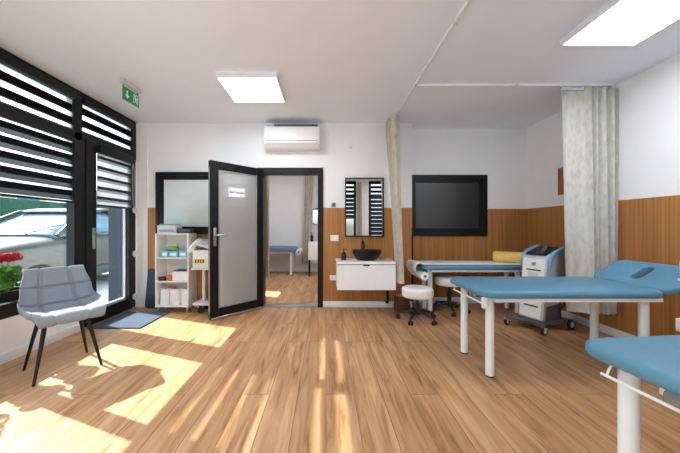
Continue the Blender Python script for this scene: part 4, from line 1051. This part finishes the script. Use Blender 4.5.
# buildings beyond
def building(name, label, loc, w, d, h_, m, nwin):
    t = thing(name, label, 'building', loc)
    f = MB(); f.box(-d/2, d/2, -w/2, w/2, 0, h_); f.build('wall', M[m], t, smooth=False)
    f = MB(); f.prism([(-d/2-.3, h_), (d/2+.3, h_), (0, h_+.9)], -w/2-.3, w/2+.3, 'Y'); f.build('roof', M['roof'], t, smooth=False)
    for k in range(nwin):
        y = -w/2+(k+.5)*w/nwin
        f = MB(); f.box(d/2, d/2+.05, y-.5, y+.5, 1.5, 2.8); o = f.build('window', M['car_glass'], t)
        f = MB()
        for a0, a1, c0, c1 in ((-.56, -.5, 1.44, 2.86), (.5, .56, 1.44, 2.86), (-.5, .5, 1.44, 1.5), (-.5, .5, 2.8, 2.86)): f.box(d/2, d/2+.08, y+a0, y+a1, c0, c1)
        f.build('window_frame', M['white_steel'], o)
building('house', 'cream building beyond the green fence, nearer one', (-15.5, 11, -.15), 5, 4, 3.2, 'cream', 3)
building('house', 'low white building beyond the green fence, farther one', (-16.5, 20.5, -.15), 8, 4, 3.0, 'wall', 4)

# ------------------------------------------------------------------ light, world, camera
sd = bpy.data.lights.new('sun', 'SUN'); sd.energy = 17; sd.color = (1, .985, .955); sd.angle = math.radians(.55)
so = bpy.data.objects.new('sun', sd); C.objects.link(so)
so.rotation_euler = Vector((1.2, -.446, -1)).to_track_quat('-Z', 'Y').to_euler()
W = bpy.data.worlds.new('World'); S.world = W; W.use_nodes = True; nt = W.node_tree
for n in list(nt.nodes): nt.nodes.remove(n)
sky = nt.nodes.new('ShaderNodeTexSky'); sky.sky_type = 'NISHITA'; sky.sun_disc = False
sky.sun_elevation = math.radians(38); sky.sun_rotation = math.radians(-70); sky.air_density = 1.0; sky.dust_density = 2.5; sky.ozone_density = .6
bg = nt.nodes.new('ShaderNodeBackground'); bg.inputs['Strength'].default_value = .6
hs = nt.nodes.new('ShaderNodeHueSaturation'); hs.inputs['Saturation'].default_value = .45
wo = nt.nodes.new('ShaderNodeOutputWorld')
nt.links.new(sky.outputs[0], hs.inputs['Color']); nt.links.new(hs.outputs[0], bg.inputs[0]); nt.links.new(bg.outputs[0], wo.inputs[0])

cam = bpy.data.cameras.new('camera'); cam.lens = 280/680*36; cam.sensor_width = 36; cam.sensor_fit = 'HORIZONTAL'; cam.shift_x = (340-326)/680; cam.shift_y = .0007
cam.clip_start = .02
co = bpy.data.objects.new('camera', cam); C.objects.link(co); co.location = (0, 0, 1.13); co.rotation_euler = (PI/2, 0, 0); S.camera = co
vs = S.view_settings; vs.view_transform = 'Standard'; vs.look = 'None'; vs.gamma = 1; vs.use_curve_mapping = False; vs.exposure = .28
S.cycles.use_denoising = True; S.cycles.max_bounces = 10; S.cycles.diffuse_bounces = 6; S.cycles.transparent_max_bounces = 16
S.cycles.sample_clamp_indirect = 6; S.cycles.caustics_reflective = False; S.cycles.caustics_refractive = False
